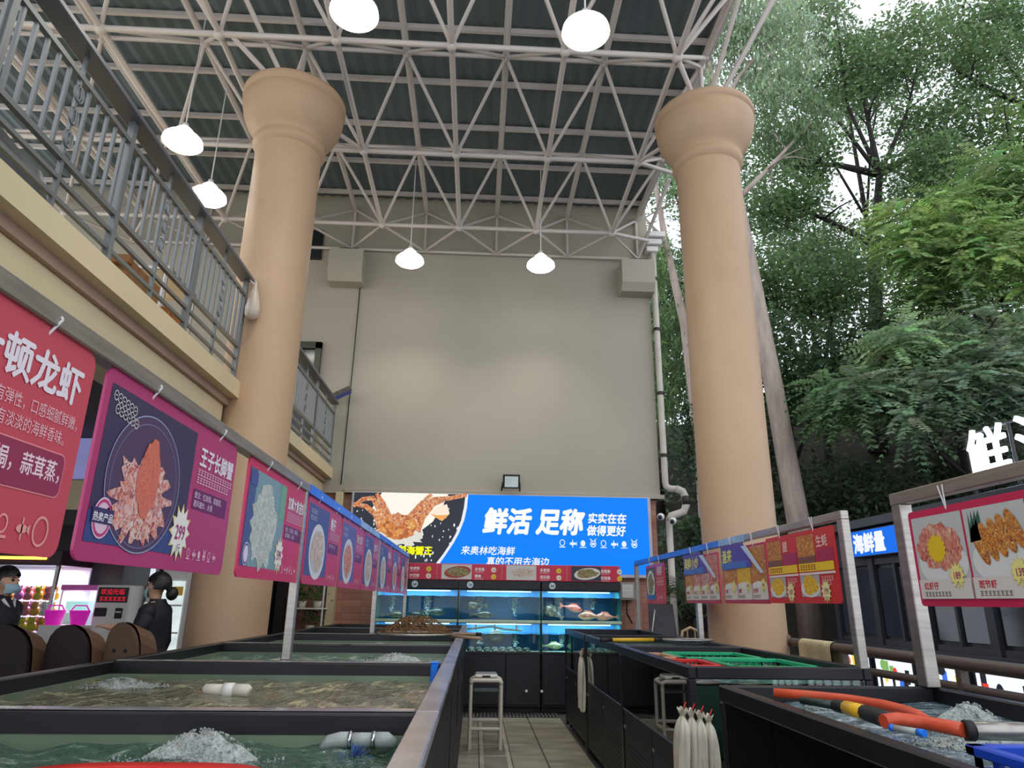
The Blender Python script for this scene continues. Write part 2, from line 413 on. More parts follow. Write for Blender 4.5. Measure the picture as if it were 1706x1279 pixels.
# column profile: shaft, astragal, flaring capital
def column(x, y, label):
    t = thing('column', label, 'column', (x, y, 0), 'round tan columns under the roof')
    MB().lathe([(.0, 0), (.40, 0), (.40, .12), (.372, .16), (.372, 6.52)], x, y, 40).build('shaft', m_col, t)
    MB().lathe([(.372, 6.5), (.40, 6.53), (.418, 6.575), (.415, 6.62), (.395, 6.65), (.40, 6.68), (.44, 6.73), (.51, 6.83), (.56, 6.95), (.585, 7.07), (.588, 7.15), (.575, 7.17), (.60, 7.18), (.602, 7.25), (.59, 7.27), (0, 7.27)], x, y, 48).build('capital', m_col, t)
    return t
cL = column(-2.36, 7.06, 'tan round column standing against the balcony railing')
cR = column(2.68, 7.02, 'tan round column standing free beside the wooded slope')

# roof: corrugated sheet, purlins, space frame
ZL, ZU = 7.62, 8.45
m_roof = mat('roof_sheet_green_grey', (92, 104, 104), .6, var=.15, vscale=1)
rf = MB()
nx = 118; xs = [-9+i*(12.0/nx) for i in range(nx+1)]
vs = []; fs = []
for i, x in enumerate(xs):
    z = 8.74+(.03 if (i//1) % 2 else 0)
    vs += [(x, 2.0, z), (x, 11.8, z)]
for i in range(nx): fs.append((2*i, 2*i+2, 2*i+3, 2*i+1))
rf.raw(vs, fs); rf.raw([(x, y, z+.05) for x, y, z in vs], [f[::-1] for f in fs])
roof = rf.build('roof', m_roof, kind='structure')
yy = 2.3
while yy < 11.6:
    blk('purlin', -9, 2.93, yy, yy+.05, 8.66, 8.735, m_truss, roof, b=0); yy += .98
blk('fascia', 2.93, 2.99, 2.0, 11.8, 8.58, 8.8, m_truss, roof, b=0)
sf = thing('space_frame', 'white tubular steel space frame carrying the roof', 'roof truss', (0, 7, ZL))
LX = [-7.05+1.32*i for i in range(8)]; LY = [4.37, 6.39, 8.42, 10.43]
UX = [x+.66 for x in LX[:-1]]+[2.85]; UX = [-7.71]+UX; UY = [3.36, 5.38, 7.41, 9.43, 11.4]
st = lambda p, q, r=.032: bar('strut', p, q, r, m_truss, sf)
for y in LY:
    for a, b_ in zip(LX, LX[1:]): st((a, y, ZL), (b_, y, ZL), .036)
for x in LX:
    for a, b_ in zip(LY, LY[1:]): st((x, a, ZL), (x, b_, ZL), .036)
for x in UX[1:]:
    for a, b_ in zip(UY, UY[1:]): st((x, a, ZU), (x, b_, ZU), .045)
for y in UY:
    for a, b_ in zip(UX, UX[1:]): 
        if y < 11: st((a, y, ZU), (b_, y, ZU), .03)
for x in LX:
    for y in LY:
        for ux in UX:
            for uy in UY:
                if abs(ux-x) < .7 and abs(uy-y) < 1.1:
                    st((x, y, ZL), (ux, uy, ZU) if uy < 11 else (ux, 11.36, ZU), .026)
for a, b_ in zip(UX[1:], UX[2:]): st((a, 11.33, ZL), (b_, 11.33, ZL), .03)
for x in UX[1:]:
    st((x, 11.33, ZL), (x, 11.36, ZU), .026)
    for lx in LX:
        if abs(lx-x) < .7: st((x, 11.33, ZL), (lx, 10.43, ZL), .024)
for (cx, cy) in ((-2.36, 7.06), (2.68, 7.02)):
    for (px_, py_, pz_) in ((cx-.6 if cx < 0 else 2.19, 6.39, ZL), (2.19 if cx > 0 else -1.77, 8.42, ZL), (2.85 if cx > 0 else -2.43, 7.41, ZU), (2.85 if cx > 0 else -3.09, 5.38, ZU)):
        st((cx, cy, 7.25), (px_, py_, pz_), .03)
for x in LX:
    for y in LY:
        o = bar('node', (x, y, ZL), (x, y, ZL+1), .07, m_truss, sf, 'ball'); o.scale = (.07, .07, .07)
for x in UX[1:]:
    for y in UY[:-1]:
        o = bar('node', (x, y, ZU), (x, y, ZU+1), .07, m_truss, sf, 'ball'); o.scale = (.07, .07, .07)
st((2.19, 8.42, ZL), (2.95, 8.9, ZL+.15)); st((2.19, 10.43, ZL), (2.95, 10.9, ZL+.15)); st((2.19, 6.39, ZL), (2.95, 6.2, 8.6)); st((2.19, 6.39, ZL), (2.9, 7.3, 8.5)); st((2.85, 11.33, ZL), (3.2, 10.2, 8.6)); st((2.75, 7.0, 7.3), (3.7, 5.6, 9.0))
# bearing blocks on the wall
for x, lb in ((-2.46, 'beige bearing block high on the wall beside the hanging wire'), (2.78, 'beige bearing block high on the wall beside the downpipe')):
    t = thing('bearing_block', lb, 'bracket', (x, 11.4, 6.85), 'bearing blocks under the truss')
    MB().prism([(x-.3, 11.4, 7.46), (x-.3, 11.02, 7.46), (x-.3, 11.02, 7.0), (x-.3, 11.12, 6.86), (x-.3, 11.4, 6.86)], (.6, 0, 0)).build('block', m_wall, t)
    blk('bearing_plate', x-.14, x+.2, 11.06, 11.38, 7.46, 7.5, m_dark, t)
    bar('bearing_stub', (x+.05, 11.3, 7.5), (x+.05, 11.3, 7.62), .06, m_truss, t)
# wall fittings
m_pipe = mat('pale_downpipe', (196, 188, 176), .5, var=.12)
dp = thing('downpipe', 'pale rainwater downpipe with an elbow at the wall corner', 'pipe', (3.12, 11.3, 0))
MB().path([(3.13, 11.3, 7.9), (3.13, 11.3, 3.45), (3.14, 11.3, 3.38), (3.2, 11.26, 3.33), (3.3, 11.2, 3.32)], .055, 12).build('upper_pipe', m_pipe, dp)
MB().path([(3.28, 11.2, 3.325), (3.38, 11.18, 3.28), (3.42, 11.17, 3.18), (3.42, 11.17, 3.05), (3.38, 11.18, 2.95), (3.28, 11.2, 2.91), (3.18, 11.22, 2.88), (3.14, 11.24, 2.8)], .062, 12).build('elbow', m_pipe, dp)
MB().tube((3.14, 11.24, 2.82), (3.14, 11.24, 0), .055, n=12).build('lower_pipe', m_pipe, dp)
for z in (7.2, 6.2, 5.0, 3.9): MB().lathe([(.062, -.03), (.066, -.02), (.066, .02), (.062, .03)], 3.13, 11.3, 14, cz=z).build('pipe_clip', m_dark, dp)
MB().tube((3.42, 11.17, 3.2), (3.42, 11.17, 3.06), .067, n=12).build('coupling', m_dark, dp)
cn = thing('cornice', 'small stepped white cornice at the top corner of the back wall', 'cornice', (3.2, 11.4, 7.75))
for i in range(3): blk('step', 3.0, 3.22+.06*i, 11.22-.05*i, 11.6, 7.74+.13*i, 7.85+.13*i, m_white, cn, b=.01)
MB().path([(-2.23, 11.37, 7.5), (-2.235, 11.36, 5.5), (-2.26, 11.36, 3.3)], .009, 6).build('hanging_wire', m_rubber, label='thin black wire hanging straight down the beige back wall', cat='wire')
t = thing('upper_window', 'small dark window high on the back wall behind the column', 'window', (-3.13, 11.38, 7.4)); 
blk('frame', -3.3, -2.98, 11.36, 11.4, 7.4, 8.0, m_dark, t); blk('pane', -3.27, -3.01, 11.352, 11.36, 7.43, 7.68, mat('dark_pane', (40, 46, 50), .1), t, b=0); blk('pane', -3.27, -3.01, 11.352, 11.36, 7.72, 7.97, MATS['dark_pane'], t, b=0)
t = thing('door_1', None, None, (-3.02, 11.4, 3.57), kind='structure')
m_dkgreen = mat('dark_green_metal', (54, 58, 46), .3, .4, var=.3)
MB().box(-3.3, -3.2, 11.32, 11.42, 3.57, 5.78).box(-2.9, -2.8, 11.32, 11.42, 3.57, 5.78).box(-3.3, -2.8, 11.32, 11.42, 5.66, 5.78).build('frame', m_dkgreen, t)
MB().box(-3.2, -2.9, 11.37, 11.4, 3.57, 5.66).build('panel', MATS['dark_pane'], t)
# flood light over the screen
t = thing('floodlight', 'small square black floodlight on the wall above the screen', 'lamp', (.54, 11.3, 3.26))
MB().prism([(.4, 11.28, 3.30), (.4, 11.2, 3.27), (.4, 11.16, 3.48), (.4, 11.24, 3.51)], (.28, 0, 0)).build('housing', m_rubber, t)
MB().prism([(.43, 11.196, 3.292), (.65, 11.196, 3.292), (.65, 11.156, 3.462), (.43, 11.156, 3.462)], (0, -.006, -.001)).build('lens', mat('pale_lens', (190, 205, 200), .2, emit=.25), t)  # faint glow put into the lens; the floodlight itself is off
MB().path([(.4, 11.25, 3.38), (.39, 11.34, 3.3), (.39, 11.39, 3.26)], .012, 6).build('bracket_arm', m_rubber, t); MB().path([(.68, 11.25, 3.38), (.69, 11.34, 3.3), (.69, 11.39, 3.26)], .012, 6).build('bracket_arm', m_rubber, t)
for (x, y, z, lb) in ((3.0, 11.25, 2.86, 'white dome security camera on the pink wall by the downpipe'), (3.16, 11.12, 2.78, 'white security camera strapped in front of the downpipe')):
    t = thing('security_camera', lb, 'camera', (x, y, z), 'security cameras at the wall corner')
    MB().ball((x, y-.04, z), .06, 12, 8, sc_=(1, 1.3, 1)).build('housing', m_white, t); MB().ball((x-.03, y-.1, z-.015), .036, 10, 8).build('lens', m_rubber, t)
    MB().tube((x, y, z), (x, y+.2, z+.02), .018).build('arm', m_white, t)

# pendant lamps
m_lamp = mat('lamp_glow', (255, 252, 240), .5, emit=14, var=.0)
m_lampb = mat('lamp_shade_glow', (255, 250, 238), .5, emit=2.2, var=.02)
def lamp(x, y, z, ztop, lb):
    t = thing('pendant_lamp', lb, 'lamp', (x, y, z), 'glowing bell pendant lamps')
    MB().lathe([(.03, .2), (.06, .19), (.10, .15), (.12, .11), (.19, .06), (.225, .02), (.235, -.03), (.222, -.03), (.17, .05), (.05, .15)], x, y, 28, cz=z).build('shade', m_lampb, t)
    MB().lathe([(.222, -.028), (.20, -.06), (.12, -.085), (0, -.092)], x, y, 24, cz=z).build('diffuser', m_lamp, t)
    bar('cord', (x, y, z+.19), (x, y, ztop), .009, m_string, t); MB().lathe([(.0, .26), (.035, .25), (.04, .19), (.03, .18)], x, y, 12, cz=z).build('cap', m_white, t)
    l = bpy.data.lights.new('lamp_light', 'SPOT'); l.energy = LAMP_W; l.color = (1, .95, .86); l.shadow_soft_size = .12; l.spot_size = math.radians(122); l.spot_blend = 1.0
    o = bpy.data.objects.new('lamp_light', l); col.objects.link(o); o.parent = t; o.location = (0, 0, -.24)
lamp(-1.32, 5.27, 6.9, 8.665, 'glowing bell lamp at the top edge above the left column')
lamp(.92, 5.27, 6.81, 8.665, 'glowing bell lamp near the top between both columns')
lamp(-3.71, 7.24, 6.79, 8.665, 'glowing bell lamp beside the balcony handrail, upper one of two')
lamp(-3.74, 8.22, 6.65, 8.665, 'glowing bell lamp beside the balcony handrail, lower one of two')
lamp(-1.23, 10.18, 6.83, 8.665, 'glowing bell lamp before the back wall, nearer the balcony')
lamp(.93, 10.18, 6.83, 8.665, 'glowing bell lamp before the back wall, nearer the free column')

# ------------------------------------------------------------------ balcony
BX = -2.42
fu = MB().box(-9, BX, -1, 11.4, 3.40, 3.57).build('floor_upper', m_cream, kind='structure')
MB().prism([(BX-.10, -1, 3.40), (BX-.10, -1, 3.33), (-9, -1, 3.33), (-9, -1, 3.40)], (0, 12.4, 0)).build('trim_2', m_mauve, kind='structure')
blk('trim_3', BX-.5, BX-.14, -1, 6.7, 3.05, 3.33, m_cream, kind='structure')
blk('trim_4', BX-.5, BX-.14, 7.5, 11.4, 3.05, 3.33, m_cream, kind='structure')
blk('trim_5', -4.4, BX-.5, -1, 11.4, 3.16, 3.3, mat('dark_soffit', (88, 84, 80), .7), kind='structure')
m_hand = mat('handrail_grey', (108, 110, 114), .35, .3, var=.1)
def railing(y0, y1, ny, lb, nbal):
    t = thing('balcony_railing', lb, 'railing', (BX, (y0+y1)/2, 3.57))
    X = BX-.06
    blk('handrail', X-.07, X+.07, y0, y1, 4.66, 4.70, m_hand, t)
    for z in (4.50, 3.93, 3.80, 3.68): bar('rail', (X, y0, z), (X, y1, z), .035 if z > 3.9 else .026, m_railing, t, 'box')
    for i in range(ny+1):
        y = y0+.03+(y1-y0-.06)*i/ny
        bar('post', (X, y, 3.55), (X, y, 4.66), .045, m_railing, t, 'box')
        if i < ny:
            ym = y+(y1-y0)/ny/2; bar('stub', (X, ym, 3.56), (X, ym, 3.93), .025, m_railing, t, 'box'); bar('stub', (X, ym, 4.50), (X, ym, 4.66), .02, m_railing, t, 'box')
    n = nbal
    for i in range(1, n):
        y = y0+(y1-y0)*i/n; bar('baluster', (X, y, 3.94), (X, y, 4.5), .02, m_railing, t, 'box')
    for i in range(ny):   # scroll ornament in each bay
        y = y0+(y1-y0)*(i+.5)/ny; mb = MB()
        for s_ in (-1, 1):
            for zc in (4.06, 4.22, 4.38):
                mb.path([(X+.012, y+s_*(.012+.035*math.sin(a)), zc+.06*math.cos(a)*.9) for a in [2*PI*k/10 for k in range(11)]], .006, 5)
        mb.build('scroll', m_railing, t)
    return t
railing(.4, 6.66, 5, 'long grey metal balcony railing running up to the tan column', 58)
railing(7.45, 11.36, 3, 'short grey metal balcony railing between the column and back wall', 40)
# things on the balcony
m_card = mat('brown_cardboard', (150, 104, 62), .8, var=.15)
m_card2 = mat('orange_cardboard', (178, 110, 52), .8, var=.15)
t = thing('cardboard_box', 'brown cardboard carton behind the balcony railing by the column', 'box', (-2.85, 5.0, 3.57))
blk('body', -3.05, -2.65, 4.75, 5.25, 3.57, 3.92, m_card, t); blk('flap', -3.07, -2.63, 4.7, 4.76, 3.86, 3.93, m_card, t)
t = thing('cardboard_box', 'orange cardboard carton on the balcony floor next to the brown carton', 'box', (-2.8, 5.55, 3.57))
blk('body', -2.98, -2.6, 5.36, 5.7, 3.57, 3.80, m_card2, t); blk('tape', -2.985, -2.595, 5.5, 5.56, 3.8, 3.803, m_pvc, t, b=0)
m_tarp = mat('grey_tarpaulin', (92, 96, 98), .45, var=.25, vscale=4, bump=.5, bscale=7)
def tarp(x0, x1, y0, y1, h, lb):
    mb = MB()
    def fn(u, v):
        e = min(u, 1-u, v, 1-v); hh = h*min(1, e*6)+.04*math.sin(9*u+5*v)*min(1, e*5)
        return (x0+(x1-x0)*u, y0+(y1-y0)*v, 3.575+max(0, hh))
    mb.grid(18, 18, fn); t = thing('covered_stack', lb, 'tarpaulin', ((x0+x1)/2, (y0+y1)/2, 3.57)); mb.build('sheet', m_tarp, t)
    blk('rope', x0+.1, x1-.1, (y0+y1)/2, (y0+y1)/2+.02, 3.58, 3.6, m_string, t, b=0)
tarp(-3.6, -2.7, 3.1, 4.1, .55, 'grey sheet draped over a low stack behind the balcony railing')
tarp(-3.5, -2.75, 1.9, 2.7, .75, 'grey sheet over a taller stack at the near end of balcony')
def steel_table(y0, lb):
    t = thing('steel_table', lb, 'table', (-3.3, y0, 3.57))
    blk('top', -3.8, -2.8, y0-.35, y0+.35, 4.28, 4.32, m_steel, t)
    for sx in (-3.75, -2.85):
        for sy in (-.3, .3): bar('leg', (sx, y0+sy, 3.57), (sx, y0+sy, 4.28), .025, m_steel, t)
    blk('shelf', -3.76, -2.84, y0-.31, y0+.31, 3.8, 3.82, m_steel, t)
steel_table(6.0, 'steel kitchen table standing upstairs behind the cartons')
t = thing('plastic_bag', 'white plastic bag tied to the end of the balcony handrail', 'bag', (BX+.02, 6.62, 4.2))
MB().lathe([(.01, .42), (.02, .36), (.05, .25), (.075, .12), (.07, .04), (.03, 0), (0, 0)], BX+.05, 6.60, 12, cz=4.22).build('sack', mat('thin_white_plastic', (205, 190, 170), .4, trans=.2), t)
bar('tie', (BX+.05, 6.6, 4.6), (BX-.02, 6.6, 4.66), .006, m_string, t)
t = thing('folded_leaflet', 'folded cardboard leaflet wedged at the far end of the balcony handrail', 'leaflet', (-2.4, 11.3, 4.7))
MB().prism([(-2.6, 11.25, 4.78), (-2.22, 11.1, 4.92), (-2.16, 11.1, 4.84), (-2.54, 11.25, 4.68)], (0, .02, .015)).build('cover', mat('dark_printed_card', (88, 78, 70), .5, var=.5, vscale=20), t)
MB().prism([(-2.57, 11.248, 4.71), (-2.2, 11.098, 4.85), (-2.16, 11.098, 4.80), (-2.53, 11.248, 4.66)], (0, -.004, 0)).build('blue_band', mat('navy_print', (40, 44, 110), .5), t)

# ------------------------------------------------------------------ left row of open tanks
m_liner = mat('pale_green_liner', (112, 128, 106), .5, var=.2)
LTY = [.75, 2.28, 3.96, 5.58, 7.2, 8.75, 10.25]
wl = [water_mat('water_dark_green', (56, 90, 74), .56, (170, 186, 168)), water_mat('water_gold_reflection', (118, 118, 96), .55, (206, 196, 156)), water_mat('water_teal', (100, 132, 118), .52, (206, 212, 200))]  # first: streaks for foam and painted sparkle; second: brown-gold reflections painted in
def heightwater(name, x0, x1, y0, y1, z, m, lb, amp=.006, n=40):
    rs = random.Random(int(y0*100)); ph = [(rs.uniform(8, 30), rs.uniform(8, 30), rs.uniform(0, 6), rs.uniform(.3, 1)) for _ in range(6)]
    mb = MB().grid(n, n, lambda u, v: (x0+(x1-x0)*u, y0+(y1-y0)*v, z+amp*sum(a*math.sin(fx*(x0+(x1-x0)*u)+fy*v*(y1-y0)+p) for fx, fy, p, a in ph)/2))
    return mb.build(name, m, label=lb, cat='water', kind='stuff')
names = ['nearest the camera, cut by the frame', 'second from the camera, below the crab sign', 'third from the camera', 'fourth from the camera', 'fifth from the camera', 'farthest, before the lit aquariums']
for i, (a, b_) in enumerate(zip(LTY, LTY[1:])):
    x0, x1 = -1.93, -.10
    t = thing('seafood_tank', 'black framed open tank in the left row, '+names[i], 'tank', ((x0+x1)/2, (a+b_)/2, 0), 'open tanks in the left row')
    blk('rim_rail', x0+.05, x1-.07, a+.004, a+.05, 1.115, 1.18, m_black, t); blk('rim_rail', x0+.05, x1-.07, b_-.03, b_-.004, 1.115, 1.178, m_black, t)
    blk('rim_rail', x0, x0+.06, a+.004, b_-.004, 1.115, 1.18, m_black, t)
    blk('aisle_ledge', x1-.07, x1, a+.003, b_-.003, 1.15, 1.182, m_ledge, t, b=.004); blk('ledge_skirt', x1-.06, x1-.004, a+.003, b_-.003, 1.06, 1.15, m_black, t, b=.003)
    blk('base_cabinet', x0+.02, x1-.02, a+.01, b_-.01, .05, .62, m_panel, t)
    blk('side_panel', x1-.035, x1-.012, a+.05, b_-.05, .62, 1.06, m_panel, t); blk('side_panel', x0+.012, x0+.03, a+.03, b_-.03, .62, 1.115, m_panel, t)
    for yy in (a+.006, b_-.046): blk('corner_post', x1-.05, x1-.008, yy, yy+.04, .62, 1.06, m_black, t)
    blk('liner_wall', x0+.06, x1-.07, b_-.05, b_-.03, .62, 1.12, m_liner, t, b=0); blk('liner_wall', x0+.06, x1-.07, a+.05, a+.062, .62, 1.12, m_liner, t, b=0)
    blk('liner_wall', x0+.06, x0+.075, a+.06, b_-.05, .62, 1.12, m_liner, t, b=0)
    blk('steel_strip', x0+.06, x1-.075, a+.0, a+.045, 1.18, 1.183, m_ledge, t, b=0)
    heightwater('tank_water', x0+.06, x1-.06, a+.06, b_-.05, 1.095, wl[(0, 1, 2, 2, 2, 2)[i]], 'rippled water in the left row tank '+names[i], amp=.011)
# foam mounds
def foam(x, y, z, r, h, lb, seed):
    """soft mound of froth with fine bubbles thinning out round it"""
    rs = random.Random(seed); ph = [(rs.uniform(30, 120), rs.uniform(30, 120), rs.uniform(0, 6)) for _ in range(10)]
    def fn(u, v):
        a = 2*PI*u; rr = r*v*(1+.2*math.sin(3*a+seed)+.1*math.sin(7*a+seed)); px_, py_ = x+rr*math.cos(a)*1.15, y+.7*rr*math.sin(a)
        return (px_, py_, z-.004+h*math.cos(min(1, v)*PI/2)**1.6+.006*sum(math.sin(f1*px_+f2*py_+p_) for f1, f2, p_ in ph)/3*(1-v**3))
    mb = MB().grid(48, 18, fn)
    for _ in range(420):
        q = rs.random()**.6*1.35; a = rs.uniform(0, 2*PI); rr = r*q; b_ = rs.uniform(.0015, .0045)
        mb.ball((x+rr*math.cos(a)*1.2, y+.75*rr*math.sin(a), z+max(0, h*math.cos(min(1, q)*PI/2)**1.6)+.003), b_, 5, 4)
    mb.build('water_foam', mat('white_foam', (196, 206, 200), .3, var=.3, vscale=60, bump=1.0, bscale=110, trans=.15), label=lb, cat='foam', kind='stuff')
foam(-.72, 2.08, 1.09, .14, .07, 'white foam mound bubbling up in the nearest left tank', 3)
foam(-1.55, 1.9, 1.09, .12, .02, 'thin patch of foam in the nearest left tank by the frame edge', 5)
foam(-1.66, 3.6, 1.095, .14, .035, 'low foam mound near the far corner of the second tank', 6)
foam(-.55, 5.2, 1.095, .16, .05, 'foam spray in the third left tank', 8)
# float pipes
t = thing('pipe_float', 'white plastic pipe float lying in the second left tank', 'pipe', (-1.105, 3.3, 1.085))
MB().path([(-1.17, 3.32, 1.110), (-1.165, 3.32, 1.115), (-1.075, 3.31, 1.115)], [.018, .026, .026], 12).build('elbow', m_pvc, t)
MB().path([(-1.045, 3.31, 1.115), (-.98, 3.305, 1.115), (-.97, 3.305, 1.110)], [.028, .028, .02], 12).build('elbow', m_pvc, t); MB().tube((-1.085, 3.31, 1.115), (-1.04, 3.31, 1.115), .032, n=12).build('collar', m_white, t)
t = thing('clear_pipe_float', 'clear pipe float by the ledge of the nearest left tank', 'pipe', (-.31, 2.18, 1.085))
m_cl = mat('grey_clear_plastic', (168, 176, 170), .15, var=.15)
MB().path([(-.42, 2.18, 1.095), (-.40, 2.18, 1.115), (-.37, 2.18, 1.120), (-.345, 2.18, 1.120)], [.014, .02, .022, .022], 12).build('pipe_end', m_cl, t)
MB().tube((-.34, 2.18, 1.120), (-.28, 2.18, 1.120), .02, n=12).build('pipe', m_cl, t)
MB().path([(-.275, 2.18, 1.120), (-.24, 2.18, 1.120), (-.215, 2.18, 1.110)], [.022, .022, .014], 12).build('pipe_end', m_cl, t)
for xx in (-.343, -.277): MB().tube((xx-.004, 2.18, 1.120), (xx+.004, 2.18, 1.120), .025, n=12).build('collar', m_chrome, t)
t = thing('blue_spiny_urchin', 'small dark blue spiny ball floating by the clear pipe', 'sea urchin', (-.31, 2.08, 1.085))
MB().ball((-.31, 2.06, 1.087), .022, 10, 6).build('shell', mat('dark_blue_shell', (36, 58, 110), .5), t)
mb = MB(); rs = random.Random(4)
for i in range(40):
    a, e = rs.uniform(0, 2*PI), rs.uniform(0, 1.4); d = Vector((math.cos(a)*math.cos(e), math.sin(a)*math.cos(e), math.sin(e)))
    p = Vector((-.31, 2.06, 1.087)); mb.tube(p+d*.015, p+d*.05, .002, .0005, n=4)
mb.build('spines', mat('blue_spine', (64, 100, 170), .5), t).__setitem__('kind', 'stuff')
# blue clip on the beam, red tub in the nearest tank
t = thing('blue_clip', 'small blue plastic bracket hooked over a tank beam by the aisle', 'bracket', (-.2, 3.92, 1.1))
blk('plate', -.225, -.185, 3.895, 3.93, 1.06, 1.185, m_blue, t); blk('hook', -.225, -.185, 3.895, 3.99, 1.183, 1.19, m_blue, t)
m_red = mat('red_plastic', (214, 40, 36), .35, var=.06)
t = thing('red_tub', 'red plastic tub resting in the nearest left tank at the frame edge', 'tub', (-.75, 1.6, .9))
def loop(z, ax, ay, n=32, cx=-.74, cy=1.62): return [(cx+ax*math.copysign(abs(math.cos(2*PI*k/n))**.6, math.cos(2*PI*k/n)), cy+ay*math.copysign(abs(math.sin(2*PI*k/n))**.6, math.sin(2*PI*k/n)), z) for k in range(n)]
rings = [loop(.95, .22, .17), loop(1.115, .27, .22), loop(1.125, .30, .25), loop(1.112, .305, .255), loop(1.105, .30, .25)]
vs = sum(rings, []); fs = [(i*32+k, i*32+(k+1) % 32, (i+1)*32+(k+1) % 32, (i+1)*32+k) for i in range(4) for k in range(32)]
MB().raw(vs, fs, None, True).raw(rings[0], [tuple(range(32))]).build('tub', m_red, t); bar('handle', (-.50, 1.55, 1.13), (-.50, 1.69, 1.13), .012, m_red, t)
# landing net on the far left tanks
t = thing('landing_net', 'brown landing net lying across the left tanks beside the aisle', 'net', (-.3, 6.4, 1.18))
m_net = mat('brown_net', (120, 84, 50), .9, var=.3, vscale=20)
mb = MB(); hoop = [(-.52+.34*math.cos(a), 6.5+.3*math.sin(a), 1.22) for a in [2*PI*k/24 for k in range(25)]]
MB().path(hoop, .009, 6, caps=False).build('hoop', m_steel, t)
def netp(u, v):
    a = 2*PI*u; q = v; return Vector((-.52+.33*q*math.cos(a)+.02*math.sin(9*a), 6.5+.29*q*math.sin(a), 1.225+.11*(1-q*q)*(1+.35*math.sin(5*a+3*q))-.05*(q > .98)))
for k in range(34): mb.path([netp(k/34+.12*j/9, j/9+.05) for j in range(9)], .0035, 4, caps=False)
for j in range(2, 12): mb.path([netp(k/40, j/12+.05) for k in range(41)], .0035, 4, caps=False)
o = mb.build('net_bag', m_net, t); o['kind'] = 'stuff'
MB().tube((-.22, 6.42, 1.21), (.06, 6.15, 1.2), .013, n=8).build('handle', mat('worn_wood', (150, 126, 96), .6, var=.2, stretch=(1, 1, 8)), t)
t = thing('net_pole', 'thin wooden pole lying over the left tank rims next to the net', 'pole', (-.1, 7.2, 1.18)); MB().tube((-.9, 7.3, 1.2), (.02, 7.0, 1.2), .013).build('shaft', MATS['worn_wood'], t); MB().tube((.02, 7.0, 1.2), (.07, 6.985, 1.2), .016).build('grip', m_rubber, t)

# ------------------------------------------------------------------ right row of glass tanks
m_tankwater = water_mat('water_right', (92, 118, 124), .52, (206, 216, 226))
m_deep = mat('deep_tank_water', (58, 82, 74), .25, var=.35, vscale=3)
def right_tank(x0, x1, y0, y1, lb, wlb, zt=1.17, doors=2, water=1.08):
    t = thing('glass_tank', lb, 'tank', ((x0+x1)/2, (y0+y1)/2, 0), 'glass tanks in the right row')
    for (a, b_, c, d) in ((x0, x0+.05, y0, y1), (x1-.05, x1, y0, y1), (x0+.05, x1-.05, y0, y0+.05), (x0+.05, x1-.05, y1-.05, y1)): blk('rim_rail', a, b_, c, d, zt-.065, zt, m_black, t)
    for (xx, yy) in ((x0, y0), (x0, y1-.045), (x1-.045, y0), (x1-.045, y1-.045)): blk('corner_post', xx, xx+.045, yy, yy+.045, .02, zt-.065, m_black, t)
    blk('glass_pane', x0+.008, x0+.018, y0+.045, y1-.045, .70, zt-.065, m_glass2, t, b=0); blk('glass_pane', x0+.045, x1-.045, y0+.008, y0+.018, .70, zt-.065, m_glass2, t, b=0)
    blk('back_panel', x1-.03, x1-.012, y0+.045, y1-.045, .70, zt-.065, m_liner, t, b=0); blk('end_panel', x0+.045, x1-.045, y1-.02, y1-.008, .70, zt-.065, m_liner, t, b=0)
    blk('base_cabinet', x0+.03, x1-.03, y0+.02, y1-.02, .06, .70, m_panel, t, b=0)
    n = doors
    for i in range(n):
        a = y0+.05+(y1-y0-.1)*i/n+.006; b_ = y0+.05+(y1-y0-.1)*(i+1)/n-.006
        d = blk('vent_door', x0+.008, x0+.03, a, b_, .08, .69, m_panel, t)
        sl = MB()
        ny_, nz_ = int((b_-a-.12)/.045), 11
        for j in range(ny_):
            for k in range(nz_):
                yy = a+.06+j*.045+(.02 if k % 2 else 0); zz = .13+k*.034; sl.box(x0+.0065, x0+.0085, yy, yy+.026, zz, zz+.013)
        o = sl.build('vent_slots', m_rubber, d); o['kind'] = 'stuff'
        MB().box(x0-.002, x0+.008, b_-.07, b_-.04, .575, .60).build('latch', m_chrome, d)
    blk('sill', x0+.0, x0+.04, y0+.045, y1-.045, .695, .715, m_black, t)
    for (xx, yy) in ((x0+.06, y0+.06), (x0+.06, y1-.1), (x1-.1, y0+.06), (x1-.1, y1-.1)): MB().tube((xx, yy, 0), (xx, yy, .06), .02).build('foot', m_rubber, t)
    blk('water_body', x0+.03, x1-.04, y0+.03, y1-.03, .715, water-.012, m_deep, t, b=0)
    heightwater('tank_water', x0+.03, x1-.04, y0+.03, y1-.03, water, m_tankwater, wlb)
    return t
right_tank(1.06, 2.04, .9, 3.17, 'black framed glass tank nearest the camera on the right, with hoses', 'choppy water in the nearest right tank under the hoses', zt=1.17, water=1.11)
right_tank(1.19, 2.24, 4.05, 5.94, 'black framed glass tank holding green baskets, second in the right row', 'water around the green baskets in the right row')
right_tank(1.2, 2.22, 5.98, 7.86, 'black framed glass tank under the yellow handled net, right row', 'water in the right row tank under the yellow handled net')
right_tank(1.2, 2.22, 7.9, 9.6, 'black framed glass tank at the far end of the right row', 'water in the farthest tank of the right row')
